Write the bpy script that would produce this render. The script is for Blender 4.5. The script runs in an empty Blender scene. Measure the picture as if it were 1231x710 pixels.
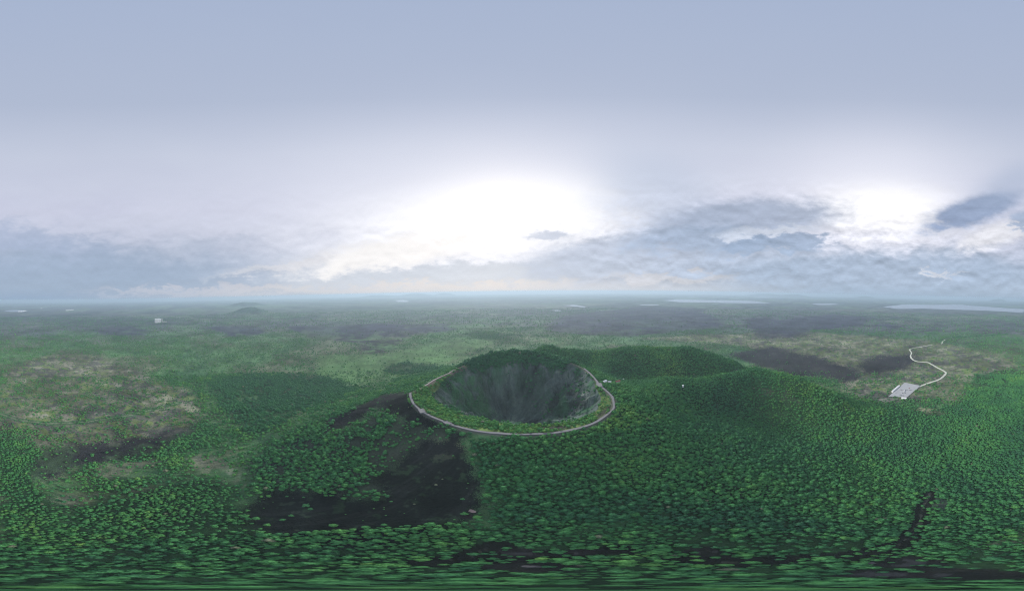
import bpy, bmesh, math, random
import numpy as np
from mathutils import Matrix, Vector

scene = bpy.context.scene
col = scene.collection
R_ = math.radians
random.seed(7)
rng = np.random.default_rng(11)

# ------------------------------------------------------------------ camera
CAM_Z = 330.0
TILT, TILT_AZ = 1.4, 25.0            # the drone hangs very slightly nose-down towards azimuth 25
cam_d = bpy.data.cameras.new('camera')
cam = bpy.data.objects.new('camera', cam_d)
col.objects.link(cam)
cam_d.type = 'PANO'
try:
    cam_d.cycles.panorama_type = 'EQUIRECTANGULAR'
    cam_d.cycles.longitude_min = R_(-156); cam_d.cycles.longitude_max = R_(156)
    cam_d.cycles.latitude_min = R_(-90); cam_d.cycles.latitude_max = R_(90)
except Exception:
    cam_d.panorama_type = 'EQUIRECTANGULAR'
    cam_d.longitude_min = R_(-156); cam_d.longitude_max = R_(156)
    cam_d.latitude_min = R_(-90); cam_d.latitude_max = R_(90)
cam_d.clip_start = 0.5
cam_d.clip_end = 120000
_axis = Vector((math.cos(R_(TILT_AZ)), -math.sin(R_(TILT_AZ)), 0))
TM = Matrix.Rotation(-R_(TILT), 4, _axis)
cam.matrix_world = Matrix.Translation((0, 0, CAM_Z)) @ TM @ Matrix.Rotation(R_(90), 4, 'X')
scene.camera = cam
TMn = np.array(TM.to_3x3())

# ------------------------------------------------------------------ render / view
scene.render.engine = 'CYCLES'
scene.cycles.use_denoising = True
scene.cycles.denoising_prefilter = 'NONE'
scene.cycles.denoising_input_passes = 'RGB_ALBEDO_NORMAL'
try: scene.cycles.denoiser = 'OPENIMAGEDENOISE'
except Exception: pass
scene.cycles.max_bounces = 5
scene.cycles.diffuse_bounces = 2
scene.cycles.glossy_bounces = 2
scene.cycles.transmission_bounces = 2
scene.cycles.transparent_max_bounces = 6
scene.cycles.volume_bounces = 2
scene.cycles.use_adaptive_sampling = True
scene.cycles.adaptive_threshold = 0.005
scene.cycles.use_light_tree = True
scene.cycles.pixel_filter_type = 'BLACKMAN_HARRIS'
scene.cycles.filter_width = 1.15
scene.view_settings.view_transform = 'Standard'
scene.view_settings.look = 'None'
scene.view_settings.gamma = 1.0
scene.view_settings.exposure = 0.0
scene.view_settings.use_curve_mapping = False

# ------------------------------------------------------------------ pixel <-> direction (pixels of the 1231 x 710 photo)
def lin(c):
    c = np.asarray(c, float) / 255.0
    return tuple(np.where(c <= 0.04045, c / 12.92, ((c + 0.055) / 1.055) ** 2.4))
PPD = 710.0 / 180.0
def pix_dir(px, py):
    lo = np.radians((px - 615.5) / PPD); la = np.radians((355.0 - py) / PPD)
    v = np.array([np.sin(lo) * np.cos(la), np.cos(lo) * np.cos(la), np.sin(la)])
    return TMn @ v
def pix_azel(px, py):
    v = pix_dir(px, py)
    return math.degrees(math.atan2(v[0], v[1])), math.degrees(math.asin(v[2]))
def at_z(px, py, z):
    v = pix_dir(px, py)
    t = (CAM_Z - z) / max(-v[2], 1e-4)
    return v[0] * t, v[1] * t

# ------------------------------------------------------------------ sky
SUN_AZ, SUN_EL = -4.0, 29.0
world = bpy.data.worlds.new('World'); scene.world = world
world.use_nodes = True
nt = world.node_tree
for n in list(nt.nodes): nt.nodes.remove(n)
class NG:
    """small helper that builds node graphs from python expressions"""
    def __init__(s, tree): s.t = tree
    def node(s, kind, **kw):
        n = s.t.nodes.new(kind)
        for k, v in kw.items(): setattr(n, k, v)
        return n
    def put(s, sock, v):
        if isinstance(v, bpy.types.NodeSocket): s.t.links.new(v, sock)
        elif v is not None:
            if sock.type == 'RGBA' and hasattr(v, '__len__') and len(v) == 3: v = (*v, 1)
            sock.default_value = v
    def m(s, op, a, b=None, c=None, clamp=False):
        n = s.node('ShaderNodeMath', operation=op); n.use_clamp = clamp
        s.put(n.inputs[0], a)
        if b is not None: s.put(n.inputs[1], b)
        if c is not None: s.put(n.inputs[2], c)
        return n.outputs[0]
    def mix(s, f, a, b, mode='MIX'):
        n = s.node('ShaderNodeMix', data_type='RGBA', blend_type=mode)
        s.put(n.inputs['Factor'], f); s.put(n.inputs[6], a); s.put(n.inputs[7], b)
        return n.outputs[2]
    def noise(s, vec, scale, detail=5, rough=0.55, dist=0.0):
        n = s.node('ShaderNodeTexNoise'); n.noise_dimensions = '3D'
        if vec is not None: s.put(n.inputs['Vector'], vec)
        n.inputs['Scale'].default_value = scale; n.inputs['Detail'].default_value = detail
        n.inputs['Roughness'].default_value = rough; n.inputs['Distortion'].default_value = dist
        return n.outputs['Fac']
    def xyz(s, a, b, c):
        n = s.node('ShaderNodeCombineXYZ'); s.put(n.inputs[0], a); s.put(n.inputs[1], b); s.put(n.inputs[2], c)
        return n.outputs[0]
    def smooth(s, v, lo, hi, a=0.0, b=1.0):
        n = s.node('ShaderNodeMapRange', interpolation_type='SMOOTHSTEP')
        s.put(n.inputs[0], v); n.inputs[1].default_value = lo; n.inputs[2].default_value = hi
        n.inputs[3].default_value = a; n.inputs[4].default_value = b
        return n.outputs[0]
    def ramp(s, v, stops, mode='LINEAR'):
        n = s.node('ShaderNodeValToRGB'); n.color_ramp.interpolation = mode
        e = n.color_ramp.elements
        e[0].position, e[0].color = stops[0][0], (*stops[0][1], 1)
        e[1].position, e[1].color = stops[-1][0], (*stops[-1][1], 1)
        for p, c in stops[1:-1]:
            k = e.new(p); k.color = (*c, 1)
        s.put(n.inputs[0], v)
        return n.outputs[0]

g = NG(nt)
tc = g.node('ShaderNodeTexCoord')
sep = g.node('ShaderNodeSeparateXYZ'); nt.links.new(tc.outputs['Generated'], sep.inputs[0])
X, Y, Z = sep.outputs
az = g.m('MULTIPLY', g.m('ARCTAN2', X, Y), 57.29578)
el = g.m('MULTIPLY', g.m('ARCSINE', g.m('MULTIPLY', Z, 0.99999)), 57.29578)
# cloud texture space: around the horizon, flattened clouds
hz = g.m('SQRT', g.m('ADD', g.m('MULTIPLY', X, X), g.m('MULTIPLY', Y, Y)))
cx = g.m('DIVIDE', X, g.m('MAXIMUM', hz, 0.02)); cy = g.m('DIVIDE', Y, g.m('MAXIMUM', hz, 0.02))
cz = g.m('MULTIPLY', el, 0.05)
cv = g.xyz(cx, cy, cz)
big = g.m('SUBTRACT', g.noise(cv, 2.2, 3, 0.5), 0.5)
mid = g.m('SUBTRACT', g.noise(g.xyz(cx, cy, g.m('MULTIPLY', el, 0.042)), 6.0, 8, 0.60, 0.2), 0.5)
mid2 = g.m('SUBTRACT', g.noise(g.xyz(cx, cy, g.m('MULTIPLY', g.m('ADD', el, 1.3), 0.042)), 6.0, 8, 0.60, 0.2), 0.5)
relief = g.m('SUBTRACT', mid, mid2)
fin = g.m('SUBTRACT', g.noise(g.xyz(cy, cx, g.m('MULTIPLY', el, 0.045)), 15.0, 7, 0.65, 0.3), 0.5)
low = g.smooth(el, 14.0, 40.0, 1.0, 0.0)                     # structure only near the horizon, smooth deck above
azw = g.m('ADD', az, g.m('MULTIPLY', g.m('MULTIPLY', mid, 34.0), low))
elw = g.m('ADD', el, g.m('MULTIPLY', g.m('ADD', g.m('MULTIPLY', mid, 13.0), g.m('MULTIPLY', fin, 5.0)), low))
def blob(px, py, sx, sy, rot=0.0, soft=(0.25, 0.75), warp=1.0):
    """elliptical patch of the sky round the direction of photo pixel px,py; sizes in pixels"""
    a0, e0 = pix_azel(px, py)
    A = g.m('SUBTRACT', azw if warp else az, a0); E = g.m('SUBTRACT', elw if warp else el, e0)
    c, s_ = math.cos(R_(rot)), math.sin(R_(rot))
    u = g.m('ADD', g.m('MULTIPLY', A, c), g.m('MULTIPLY', E, s_))
    v = g.m('ADD', g.m('MULTIPLY', A, -s_), g.m('MULTIPLY', E, c))
    u = g.m('DIVIDE', u, sx / PPD); v = g.m('DIVIDE', v, sy / PPD)
    q = g.m('ADD', g.m('MULTIPLY', u, u), g.m('MULTIPLY', v, v))
    return g.smooth(g.m('EXPONENT', g.m('MULTIPLY', q, -1.0)), *soft)
e01 = g.m('DIVIDE', el, 90.0, clamp=True)
sky = g.ramp(e01, [(0.0, lin((176, 192, 212))), (0.06, lin((184, 196, 216))), (0.16, lin((196, 202, 221))),
                   (0.30, lin((207, 211, 231))), (0.48, lin((202, 209, 228))), (0.66, lin((182, 193, 216))), (1.0, lin((173, 187, 214)))])
bl = g.m('MULTIPLY', big, g.smooth(el, 25.0, 60.0, 1.0, 0.12))
vr = g.m('ADD', g.m('MULTIPLY', bl, 0.14), 1.0)
sky = g.mix(1.0, sky, g.xyz(vr, vr, g.m('ADD', g.m('MULTIPLY', bl, 0.09), 1.0)), 'MULTIPLY')
# bright overcast round the hidden sun, wide glow first
def lay(f, c, k=1.0):
    global sky
    sky = g.mix(g.m('MULTIPLY', f, k, clamp=True), sky, lin(c) if max(c) > 3 else c)
lay(blob(585, 262, 330, 115, 0, (0.0, 1.0), 0), (0.95, 0.96, 1.05), 0.55)
lay(blob(1055, 250, 150, 95, 0, (0.0, 1.0), 0), (0.98, 0.98, 1.08), 0.6)
# left bank of blue grey cloud
lay(blob(60, 330, 300, 42, 0, (0.1, 0.9)), (158, 177, 202), 0.8)
lay(blob(20, 285, 130, 22, -8, (0.2, 0.9)), (168, 184, 212), 0.6)
lay(blob(240, 300, 90, 14, 10, (0.3, 0.9)), (186, 196, 216), 0.5)
lay(blob(250, 350, 160, 6, 0, (0.2, 0.8)), (208, 210, 222), 0.7)
# white core
lay(blob(605, 262, 185, 52, 4, (0.0, 1.0)), (1.16, 1.15, 1.17), 1.0)
lay(blob(470, 305, 130, 22, 8, (0.1, 0.9)), (1.03, 1.0, 0.98), 0.9)
lay(blob(1064, 252, 86, 34, 0, (0.0, 1.0)), (1.15, 1.14, 1.16), 1.0)
# cloud deck under the core, rising to the right
lay(blob(560, 335, 250, 20, 3, (0.25, 0.6)), (214, 220, 231), 0.92)
lay(blob(500, 347, 230, 8, 0, (0.1, 0.9)), (238, 231, 229), 0.75)
lay(blob(330, 322, 70, 8, 5, (0.2, 0.9)), (232, 231, 236), 0.6)
lay(blob(760, 312, 150, 34, 6, (0.25, 0.65)), (194, 204, 223), 0.85)
lay(blob(660, 283, 34, 9, 4, (0.1, 0.95)), (180, 192, 214), 0.7)
# right hand broken clouds
lay(blob(790, 235, 90, 60, -25, (0.0, 1.0)), (190, 202, 224), 0.6)
lay(blob(905, 262, 120, 26, 4, (0.18, 0.75)), (168, 181, 204), 0.85)
lay(blob(840, 288, 90, 20, 0, (0.15, 0.8)), (168, 185, 210), 0.75)
lay(blob(940, 292, 70, 14, 0, (0.3, 0.65)), (160, 179, 206), 0.85)
lay(blob(925, 277, 75, 6, 6, (0.2, 0.9)), (222, 228, 240), 0.6)
lay(blob(1168, 254, 62, 17, 18, (0.15, 0.7)), (146, 163, 194), 0.95)
lay(blob(1215, 225, 60, 26, 30, (0.0, 1.0)), (172, 187, 213), 0.5)
lay(blob(1195, 283, 55, 15, 20, (0.1, 0.85)), (240, 240, 246), 0.85)
lay(blob(1232, 268, 26, 18, 0, (0.3, 0.7)), (168, 184, 210), 0.9)
lay(blob(1070, 330, 260, 34, 0, (0.15, 0.8)), (172, 190, 214), 0.85)
lay(blob(1125, 327, 34, 4, -5, (0.2, 0.95)), (232, 232, 238), 0.6)
lay(blob(800, 335, 90, 9, 0, (0.3, 0.8)), (224, 222, 226), 0.6)
# fine broken texture in the lower sky
tx = g.m('ADD', g.m('MULTIPLY', g.m('MULTIPLY', g.m('ADD', g.m('MULTIPLY', relief, 1.0), g.m('MULTIPLY', g.m('ADD', mid, fin), 0.38)), g.smooth(az, 5.0, 45.0, 0.28, 1.0)), g.m('MULTIPLY', low, 0.8)), 1.0)
sky = g.mix(1.0, sky, g.xyz(tx, tx, tx), 'MULTIPLY')
# horizon haze band
band = g.smooth(el, -1.0, 4.5, 1.0, 0.0)
lf = g.smooth(az, -150.0, -70.0); rf = g.smooth(az, 40.0, 100.0)
bc = g.mix(lf, lin((146, 172, 204)), lin((203, 208, 220)))
bc = g.mix(g.smooth(az, -70.0, -30.0), bc, lin((222, 222, 228)))
bc = g.mix(rf, bc, lin((168, 190, 214)))
sky = g.mix(g.m('MULTIPLY', band, 0.75), sky, bc)
nish = g.node('ShaderNodeTexSky', sky_type='NISHITA')
nish.sun_disc = False; nish.sun_elevation = R_(SUN_EL); nish.sun_rotation = R_(SUN_AZ)
nish.altitude = 500; nish.dust_density = 2.0
nsc = g.mix(1.0, nish.outputs[0], (0.07, 0.07, 0.07), 'MULTIPLY')
final = g.mix(0.93, nsc, sky)                               # 7 % of clear sky shines through the overcast
bg = g.node('ShaderNodeBackground'); g.put(bg.inputs[0], final); bg.inputs[1].default_value = 1.0
wo = g.node('ShaderNodeOutputWorld'); nt.links.new(bg.outputs[0], wo.inputs[0])
world.cycles.sampling_method = 'MANUAL'; world.cycles.sample_map_resolution = 1024

sun_d = bpy.data.lights.new('sun', 'SUN'); sun_d.energy = 3.3; sun_d.angle = R_(12); sun_d.color = (1, 0.95, 0.88)
sun = bpy.data.objects.new('sun', sun_d); col.objects.link(sun)
_sd = Vector((math.sin(R_(SUN_AZ)) * math.cos(R_(SUN_EL)), math.cos(R_(SUN_AZ)) * math.cos(R_(SUN_EL)), math.sin(R_(SUN_EL))))
sun.rotation_euler = _sd.to_track_quat('Z', 'Y').to_euler()
sun.location = (0, 0, 600)
HAZE_DENSITY = 0.00013

# ------------------------------------------------------------------ noise in numpy
def _hash(ix, iy, seed):
    h = (ix.astype(np.int64) * 374761393 + iy.astype(np.int64) * 668265263 + seed * 1442695041) & 0xFFFFFFFF
    h = ((h ^ (h >> 13)) * 1274126177) & 0xFFFFFFFF
    return ((h ^ (h >> 16)) & 0xFFFFFF) / float(0xFFFFFF)
def vnoise(x, y, seed=0):
    x = np.asarray(x, float); y = np.asarray(y, float)
    ix = np.floor(x); iy = np.floor(y); fx = x - ix; fy = y - iy
    fx = fx * fx * (3 - 2 * fx); fy = fy * fy * (3 - 2 * fy)
    a = _hash(ix, iy, seed); b = _hash(ix + 1, iy, seed); c = _hash(ix, iy + 1, seed); d = _hash(ix + 1, iy + 1, seed)
    return (a * (1 - fx) + b * fx) * (1 - fy) + (c * (1 - fx) + d * fx) * fy
def fbm(x, y, scale, oct=4, seed=0, rough=0.5):
    x = np.asarray(x, float) / scale; y = np.asarray(y, float) / scale
    s = 0; a = 1.0; t = 0
    for o in range(oct):
        ca, sa = math.cos(0.6 + o), math.sin(0.6 + o)
        s = s + a * vnoise((x * ca - y * sa) * 2 ** o + 17.3 * o, (x * sa + y * ca) * 2 ** o - 9.1 * o, seed + o * 7)
        t += a; a *= rough
    return s / t            # 0..1
def sst(v, lo, hi):
    t = np.clip((np.asarray(v, float) - lo) / (hi - lo), 0, 1)
    return t * t * (3 - 2 * t)

# ------------------------------------------------------------------ height of the land
CX, CY = -8.0, 335.0
RIM_PX = [(513, 463, 150), (493, 472, 150), (497, 485, 149), (507, 494, 148), (530, 505, 147), (560, 515, 147), (600, 520.5, 147),
          (640, 521.5, 147), (680, 518, 147), (715, 508, 147), (738, 491, 149), (736, 477, 151), (720, 463, 154),
          (712, 452, 156), (702, 443, 158), (680, 433, 166), (650, 425, 173), (620, 422.5, 177), (590, 426, 173),
          (560, 438, 162), (540, 449, 155)]
_rim = []
for px, py, z in RIM_PX:
    x, y = at_z(px, py, z)
    _rim.append((math.atan2(y - CY, x - CX), math.hypot(x - CX, y - CY), z))
_rim.sort()
_ra = np.array([r[0] for r in _rim]); _rr = np.array([r[1] for r in _rim]); _rz = np.array([r[2] for r in _rim])
def _per(th, xs, ys):
    return np.interp(th, np.concatenate((xs - 2 * np.pi, xs, xs + 2 * np.pi)), np.concatenate((ys, ys, ys)))
_grid = np.linspace(-np.pi, np.pi, 721)[:-1]
def _smooth_per(ys, k=9):
    w = np.hanning(k + 2)[1:-1]; w /= w.sum()
    return np.convolve(np.concatenate((ys[-k:], ys, ys[:k])), w, 'same')[k:-k]
_RG = _smooth_per(_per(_grid, _ra, _rr)); _ZG = _smooth_per(_per(_grid, _ra, _rz), 15)
def rimR(th): return _per(th, _grid, _RG)
def rimZ(th): return _per(th, _grid, _ZG)
BW = np.array([(-180, 9), (-165, 22), (-150, 38), (-135, 46), (-115, 46), (-90, 34), (-60, 30), (-38, 22), (-15, 5), (20, 2), (60, 2), (90, 3), (130, 3), (165, 5)], float)
def benchW(th): return _per(th, np.radians(BW[:, 0]), BW[:, 1])
RIDGES = [   # polyline (x, y, height, half width)
    [(110, 560, 146, 110), (240, 530, 138, 110), (350, 470, 148, 120), (470, 338, 145, 115), (528, 240, 118, 90), (545, 190, 84, 70)],
    [(170, 250, 120, 120), (290, 270, 118, 110), (380, 190, 122, 90), (440, 128, 131, 78), (434, 25, 119, 78), (408, -55, 88, 78), (378, -118, 48, 80)],
    [(-2750, 430, 60, 500), (-2700, 440, 60, 500)],
]
def polyridge(x, y, pts, p=1.6):
    best = np.zeros_like(x)
    for (x0, y0, h0, w0), (x1, y1, h1, w1) in zip(pts[:-1], pts[1:]):
        dx, dy = x1 - x0, y1 - y0
        t = np.clip(((x - x0) * dx + (y - y0) * dy) / (dx * dx + dy * dy), 0, 1)
        d = np.hypot(x - x0 - t * dx, y - y0 - t * dy)
        h = (h0 + (h1 - h0) * t) * np.exp(-(d / (w0 + (w1 - w0) * t)) ** 2)
        best = np.maximum(best, h)
    return best
FARHILLS = []   # filled with x, y, height, radius
for px, py, d, hh, rr in [(301, 373, 3600, 118, 330), (297, 368, 6500, 135, 620), (500, 356, 16500, 240, 1500), (535, 356, 17500, 260, 900), (455, 357, 17000, 190, 1600), (920, 355, 17500, 240, 1500), (955, 356, 17000, 230, 1100), (1200, 364, 16500, 230, 700), (1040, 359, 17000, 200, 900)]:
    a, _ = pix_azel(px, py); FARHILLS.append((d * math.sin(R_(a)), d * math.cos(R_(a)), hh, rr))
def height(x, y):
    x = np.asarray(x, float); y = np.asarray(y, float)
    r = np.hypot(x - CX, y - CY); th = np.arctan2(y - CY, x - CX)
    R = rimR(th); zr = rimZ(th); D = 430.0
    d = r - R
    t = np.clip(d / D, 0, 1)
    out = zr * (1 - t) ** 1.6
    out = out + 5.0 * (fbm(th * 9, d / 260.0, 1.0, 3, 5) - 0.5) * sst(d, 5, 60) * (1 - t)
    H = out
    ridg = 0
    p = 5.0
    acc = np.maximum(out, 0) ** p
    for k, pts in enumerate(RIDGES[:2]):
        hr = polyridge(x, y, pts)
        hr = hr * (0.89 + 0.22 * fbm(x, y, 85, 4, 31 + k))
        acc = acc + np.maximum(hr, 0) ** p * sst(d, -4, 40)
    H = acc ** (1 / p)
    # gentle dell in the forest to the right of the drone
    for (gx, gy, gd, gw) in [(330, 40, -14, 60), (215, -85, -10, 45), (255, 395, -10, 40), (160, 455, -26, 38), (230, 440, 6, 40)]:
        H = H + gd * np.exp(-((x - gx) ** 2 + (y - gy) ** 2) / gw ** 2) * sst(d, 6, 40)
    H = H + 3.0 * (fbm(x, y, 55, 3, 3) - 0.5) * sst(d, 8, 40) * sst(H, 5, 40)
    # plain
    rr = np.hypot(x, y)
    pl = 9.0 * (fbm(x, y, 420, 4, 8) - 0.5) + 5.0 * (fbm(x, y, 60, 4, 9) - 0.5) * (1 - sst(rr, 3000, 6000))
    H = H + pl * (1 - sst(H, 10, 50))
    for hx, hy, hh, w in FARHILLS:
        q = np.hypot(x - hx, y - hy)
        H = H + hh * np.exp(-(q / w) ** 2.6) * (0.85 + 0.3 * fbm(x, y, 200, 3, 4))
    # crater
    w = benchW(th); Rl = R - w
    zl = zr - w * 0.30
    floor = 48.0; r0 = 34.0
    u = np.clip((r - r0) / (Rl - r0), 0, 1)
    wall = floor + (zl - floor) * (u ** 1.05) + 3 * (fbm(x, y, 8, 3, 29) - .5)
    tw = th * 4.2 + 1.3 * fbm(x, y, 60, 3, 77)
    rid = 1 - np.abs(2 * fbm(tw, r / 90.0, 1.0, 4, 21) - 1)
    gul = (rid - 0.72) * 34 + (fbm(x, y, 26, 6, 22, .65) - 0.5) * 46
    wall = wall + gul * np.clip(4 * u * (1 - u), 0, 1) ** 0.8 * (0.65 + 0.35 * sst(u, 0.2, .6))
    bench = zl + (zr - zl) * np.clip((r - Rl) / np.maximum(w, 0.1), 0, 1) + 2.5 * (fbm(x, y, 14, 3, 23) - 0.5)
    inner = np.where(r < Rl, wall, bench)
    k = sst(d, -3, 1)
    return np.where(d < 1, inner * (1 - k) + np.maximum(H, zr * 0.98) * k, H)
_DS = np.concatenate((np.linspace(2, 1200, 2400), np.geomspace(1201, 21500, 2200)))
def hit(px, py):
    """where the line of sight through a photo pixel meets the land"""
    v = pix_dir(px, py); hh = math.hypot(v[0], v[1])
    sx, sy = v[0] / hh, v[1] / hh
    z = CAM_Z + _DS * v[2] / hh
    g_ = height(_DS * sx, _DS * sy)
    idx = np.nonzero(z <= g_)[0]
    if not len(idx):
        d = min(CAM_Z / max(-v[2] / hh, 1e-4), 21000)
    else:
        i = idx[0]
        if i == 0: d = _DS[0]
        else:
            a = z[i - 1] - g_[i - 1]; b = g_[i] - z[i]
            d = _DS[i - 1] + (_DS[i] - _DS[i - 1]) * a / max(a + b, 1e-9)
    return sx * d, sy * d

# ------------------------------------------------------------------ land cover: areas outlined on the ground (azimuth, log distance)
def area(pts):
    out = []
    for px, py in pts:
        x, y = hit(px, py); out.append((math.degrees(math.atan2(x, y)), 40 * math.log(max(math.hypot(x, y), 3.0))))
    return np.array(out)
def inside(poly, A, L):
    res = np.zeros(A.shape, bool)
    lo = poly.min(0); hi = poly.max(0)
    m = (A >= lo[0]) & (A <= hi[0]) & (L >= lo[1]) & (L <= hi[1])
    a = A[m]; l = L[m]; r = np.zeros(a.shape, bool)
    n = len(poly)
    for i in range(n):
        x0, y0 = poly[i]; x1, y1 = poly[(i + 1) % n]
        if y0 == y1: continue
        c = ((y0 > l) != (y1 > l)) & (a < (x1 - x0) * (l - y0) / (y1 - y0) + x0)
        r ^= c
    res[m] = r
    return res
A_ = {k: area(v) for k, v in dict(
    forest_right=[(566, 532), (600, 527), (650, 528), (700, 524), (735, 510), (746, 488), (744, 470), (728, 452), (740, 440), (765, 432), (820, 432), (880, 440), (905, 452), (960, 462), (1000, 478), (1040, 497), (1062, 490), (1120, 492), (1160, 488), (1180, 470), (1231, 455), (1231, 640), (1100, 655), (900, 655), (700, 655), (610, 650), (585, 632), (592, 600), (580, 570)],
    forest_left=[(0, 585), (60, 600), (90, 612), (150, 600), (210, 580), (260, 575), (300, 595), (320, 640), (380, 652), (430, 660), (300, 680), (0, 680)],
    forest_west=[(0, 518), (35, 522), (55, 545), (40, 575), (70, 605), (0, 600)],
    copse=[(255, 462), (300, 452), (350, 449), (400, 455), (432, 470), (400, 487), (350, 500), (310, 520), (280, 500)],
    copse2=[(468, 440), (500, 434), (530, 437), (520, 446), (480, 450)],
    copse3=[(1170, 452), (1195, 446), (1231, 444), (1231, 478), (1185, 476)],
    copse4=[(560, 400), (590, 396), (640, 400), (620, 407), (575, 408)],
    conepatch=[(318, 588), (335, 560), (350, 540), (385, 525), (425, 518), (450, 498), (470, 500), (482, 508), (505, 500), (535, 510), (566, 521), (560, 527), (520, 528), (490, 545), (462, 570), (470, 590), (450, 602), (430, 592), (400, 585), (360, 592)],
    flank=[(300, 560), (330, 530), (380, 508), (430, 488), (470, 472), (485, 478), (440, 495), (400, 518), (350, 545), (320, 588)],
    scree_main=[(305, 612), (325, 588), (370, 590), (405, 585), (450, 600), (462, 592), (452, 574), (468, 562), (480, 552), (486, 541), (502, 536), (512, 526), (532, 529), (545, 519), (557, 521), (553, 533), (564, 540), (561, 552), (573, 558), (572, 570), (586, 580), (580, 592), (590, 603), (574, 612), (566, 624), (548, 628), (530, 640), (450, 655), (400, 650), (350, 645), (310, 635)],
    scree_top=[(382, 520), (400, 506), (430, 488), (462, 474), (490, 470), (495, 482), (508, 496), (530, 508), (520, 516), (490, 508), (470, 500), (452, 490), (430, 508), (400, 520)],
    scree_nook=[(640, 515), (660, 512), (690, 511), (680, 516), (650, 518)],
    scree_right=[(714, 500), (730, 488), (734, 492), (722, 504)],
    lava_left=[(28, 562), (55, 542), (120, 530), (190, 524), (215, 512), (235, 515), (200, 540), (150, 552), (90, 560), (70, 575), (40, 578)],
    heath_left=[(0, 450), (60, 425), (110, 430), (160, 445), (235, 465), (245, 500), (200, 530), (100, 535), (40, 540), (0, 515)],
    pale_left=[(120, 560), (170, 552), (200, 550), (195, 570), (150, 578), (120, 575)],
    pale_left2=[(50, 598), (95, 593), (95, 606), (60, 606)],
    pale_mid=[(220, 545), (270, 550), (310, 580), (300, 590), (250, 570)],
    sand_right=[(1105, 488), (1125, 487), (1150, 497), (1145, 503), (1115, 497)],
    heath_right=[(760, 405), (900, 400), (1000, 405), (1100, 410), (1160, 420), (1231, 430), (1231, 446), (1170, 450), (1160, 480), (1060, 484), (1040, 478), (960, 440), (905, 425), (850, 412)],
    lava_right=[(862, 426), (905, 420), (950, 427), (985, 433), (1020, 443), (1036, 456), (1010, 462), (965, 453), (905, 440)],
    lava_right2=[(1022, 441), (1050, 431), (1092, 429), (1102, 438), (1088, 448), (1040, 451)],
    lava_far=[(880, 392), (920, 380), (960, 385), (975, 395), (965, 405), (930, 412), (890, 410)],
    lava_far2=[(960, 385), (1010, 378), (1050, 383), (1040, 392), (1000, 398), (970, 398)],
    lava_far3=[(690, 375), (760, 368), (830, 372), (870, 382), (830, 395), (750, 402), (700, 398), (660, 392)],
    lava_far4=[(1050, 392), (1075, 388), (1085, 395), (1070, 399)],
    lava_mid=[(340, 392), (450, 386), (540, 388), (560, 396), (500, 402), (470, 415), (430, 412), (380, 402)],
    lava_mid2=[(430, 410), (470, 405), (475, 420), (450, 427), (428, 420)],
    lava_west=[(90, 398), (140, 394), (170, 398), (160, 405), (110, 404)],
    lava_west2=[(240, 394), (300, 392), (320, 400), (270, 404)],
    meadow=[(380, 430), (470, 425), (560, 405), (620, 405), (560, 428), (500, 450), (440, 462), (380, 450)],
    bench_green=[(516, 470), (540, 484), (565, 497), (610, 507), (650, 509), (700, 500), (728, 488), (735, 490), (715, 505), (680, 515), (640, 518), (600, 517), (560, 512), (530, 502), (508, 490), (498, 480)],
    bare_right=[(915, 470), (960, 468), (965, 490), (930, 500), (915, 490)],
    crater_scree=[(585, 465), (625, 445), (655, 455), (655, 480), (645, 500), (605, 500), (590, 485)],
    crater_rocks=[(655, 478), (690, 470), (708, 486), (690, 500), (655, 502)],
    crater_pale=[(688, 472), (712, 456), (724, 466), (715, 482), (700, 486)],
    crater_green=[(518, 463), (545, 452), (575, 446), (580, 475), (600, 500), (565, 493), (535, 480)],
    smooth_dell=[(1060, 545), (1085, 535), (1105, 545), (1095, 560), (1070, 558)],
    grey_dell=[(1120, 600), (1145, 605), (1140, 618), (1118, 615)],
).items()}

def covers(x, y, K=1):
    """share of each cover type at every point; outlines are frayed at several scales"""
    x = np.asarray(x, float); y = np.asarray(y, float)
    d = np.hypot(x, y) + 0.01
    f = sst(d, 450, 1500)
    a0 = 11 * (1 - f) + 0.055 * d * f
    u = fbm(x, y, 30, 3, 41) - .5; v = fbm(x, y, 30, 3, 51) - .5
    U = fbm(x, y, 150, 4, 43) - .5; V = fbm(x, y, 150, 4, 53) - .5
    G1 = fbm(x, y, 800, 5, 61) - 0.5; G2 = fbm(x, y, 800, 5, 71) - 0.5
    near = 1 - sst(d, 250, 480)
    wx = 14 * u + 85 * U * (1 - near * .8) * (1 - .5 * f) + 1.0 * G1 * d * .35 * f
    wy = 14 * v + 85 * V * (1 - near * .8) * (1 - .5 * f) + 1.0 * G2 * d * .35 * f
    # keep the cone and its crater edges where they are
    rc = np.hypot(x - CX, y - CY); calm = 1 - .8 * (1 - sst(np.abs(rc - 150), 22, 75)) 
    wx = wx * calm; wy = wy * calm
    tot = None
    r2 = np.random.default_rng(5)
    for k in range(K):
        j = (.014 * d + 2.0) * (.5 + .5 * calm)
        xx = x + wx + r2.normal(0, 1, x.shape) * j; yy = y + wy + r2.normal(0, 1, x.shape) * j
        A = np.degrees(np.arctan2(xx, yy)); L = 40 * np.log(np.hypot(xx, yy) + 0.01)
        cur = {k_: inside(p, A, L) for k_, p in A_.items()}
        if K == 1: return cur, d
        if tot is None: tot = {k_: v_.astype(np.float32) for k_, v_ in cur.items()}
        else:
            for k_ in tot: tot[k_] += cur[k_]
    for k_ in tot: tot[k_] /= K
    return tot, d
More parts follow.
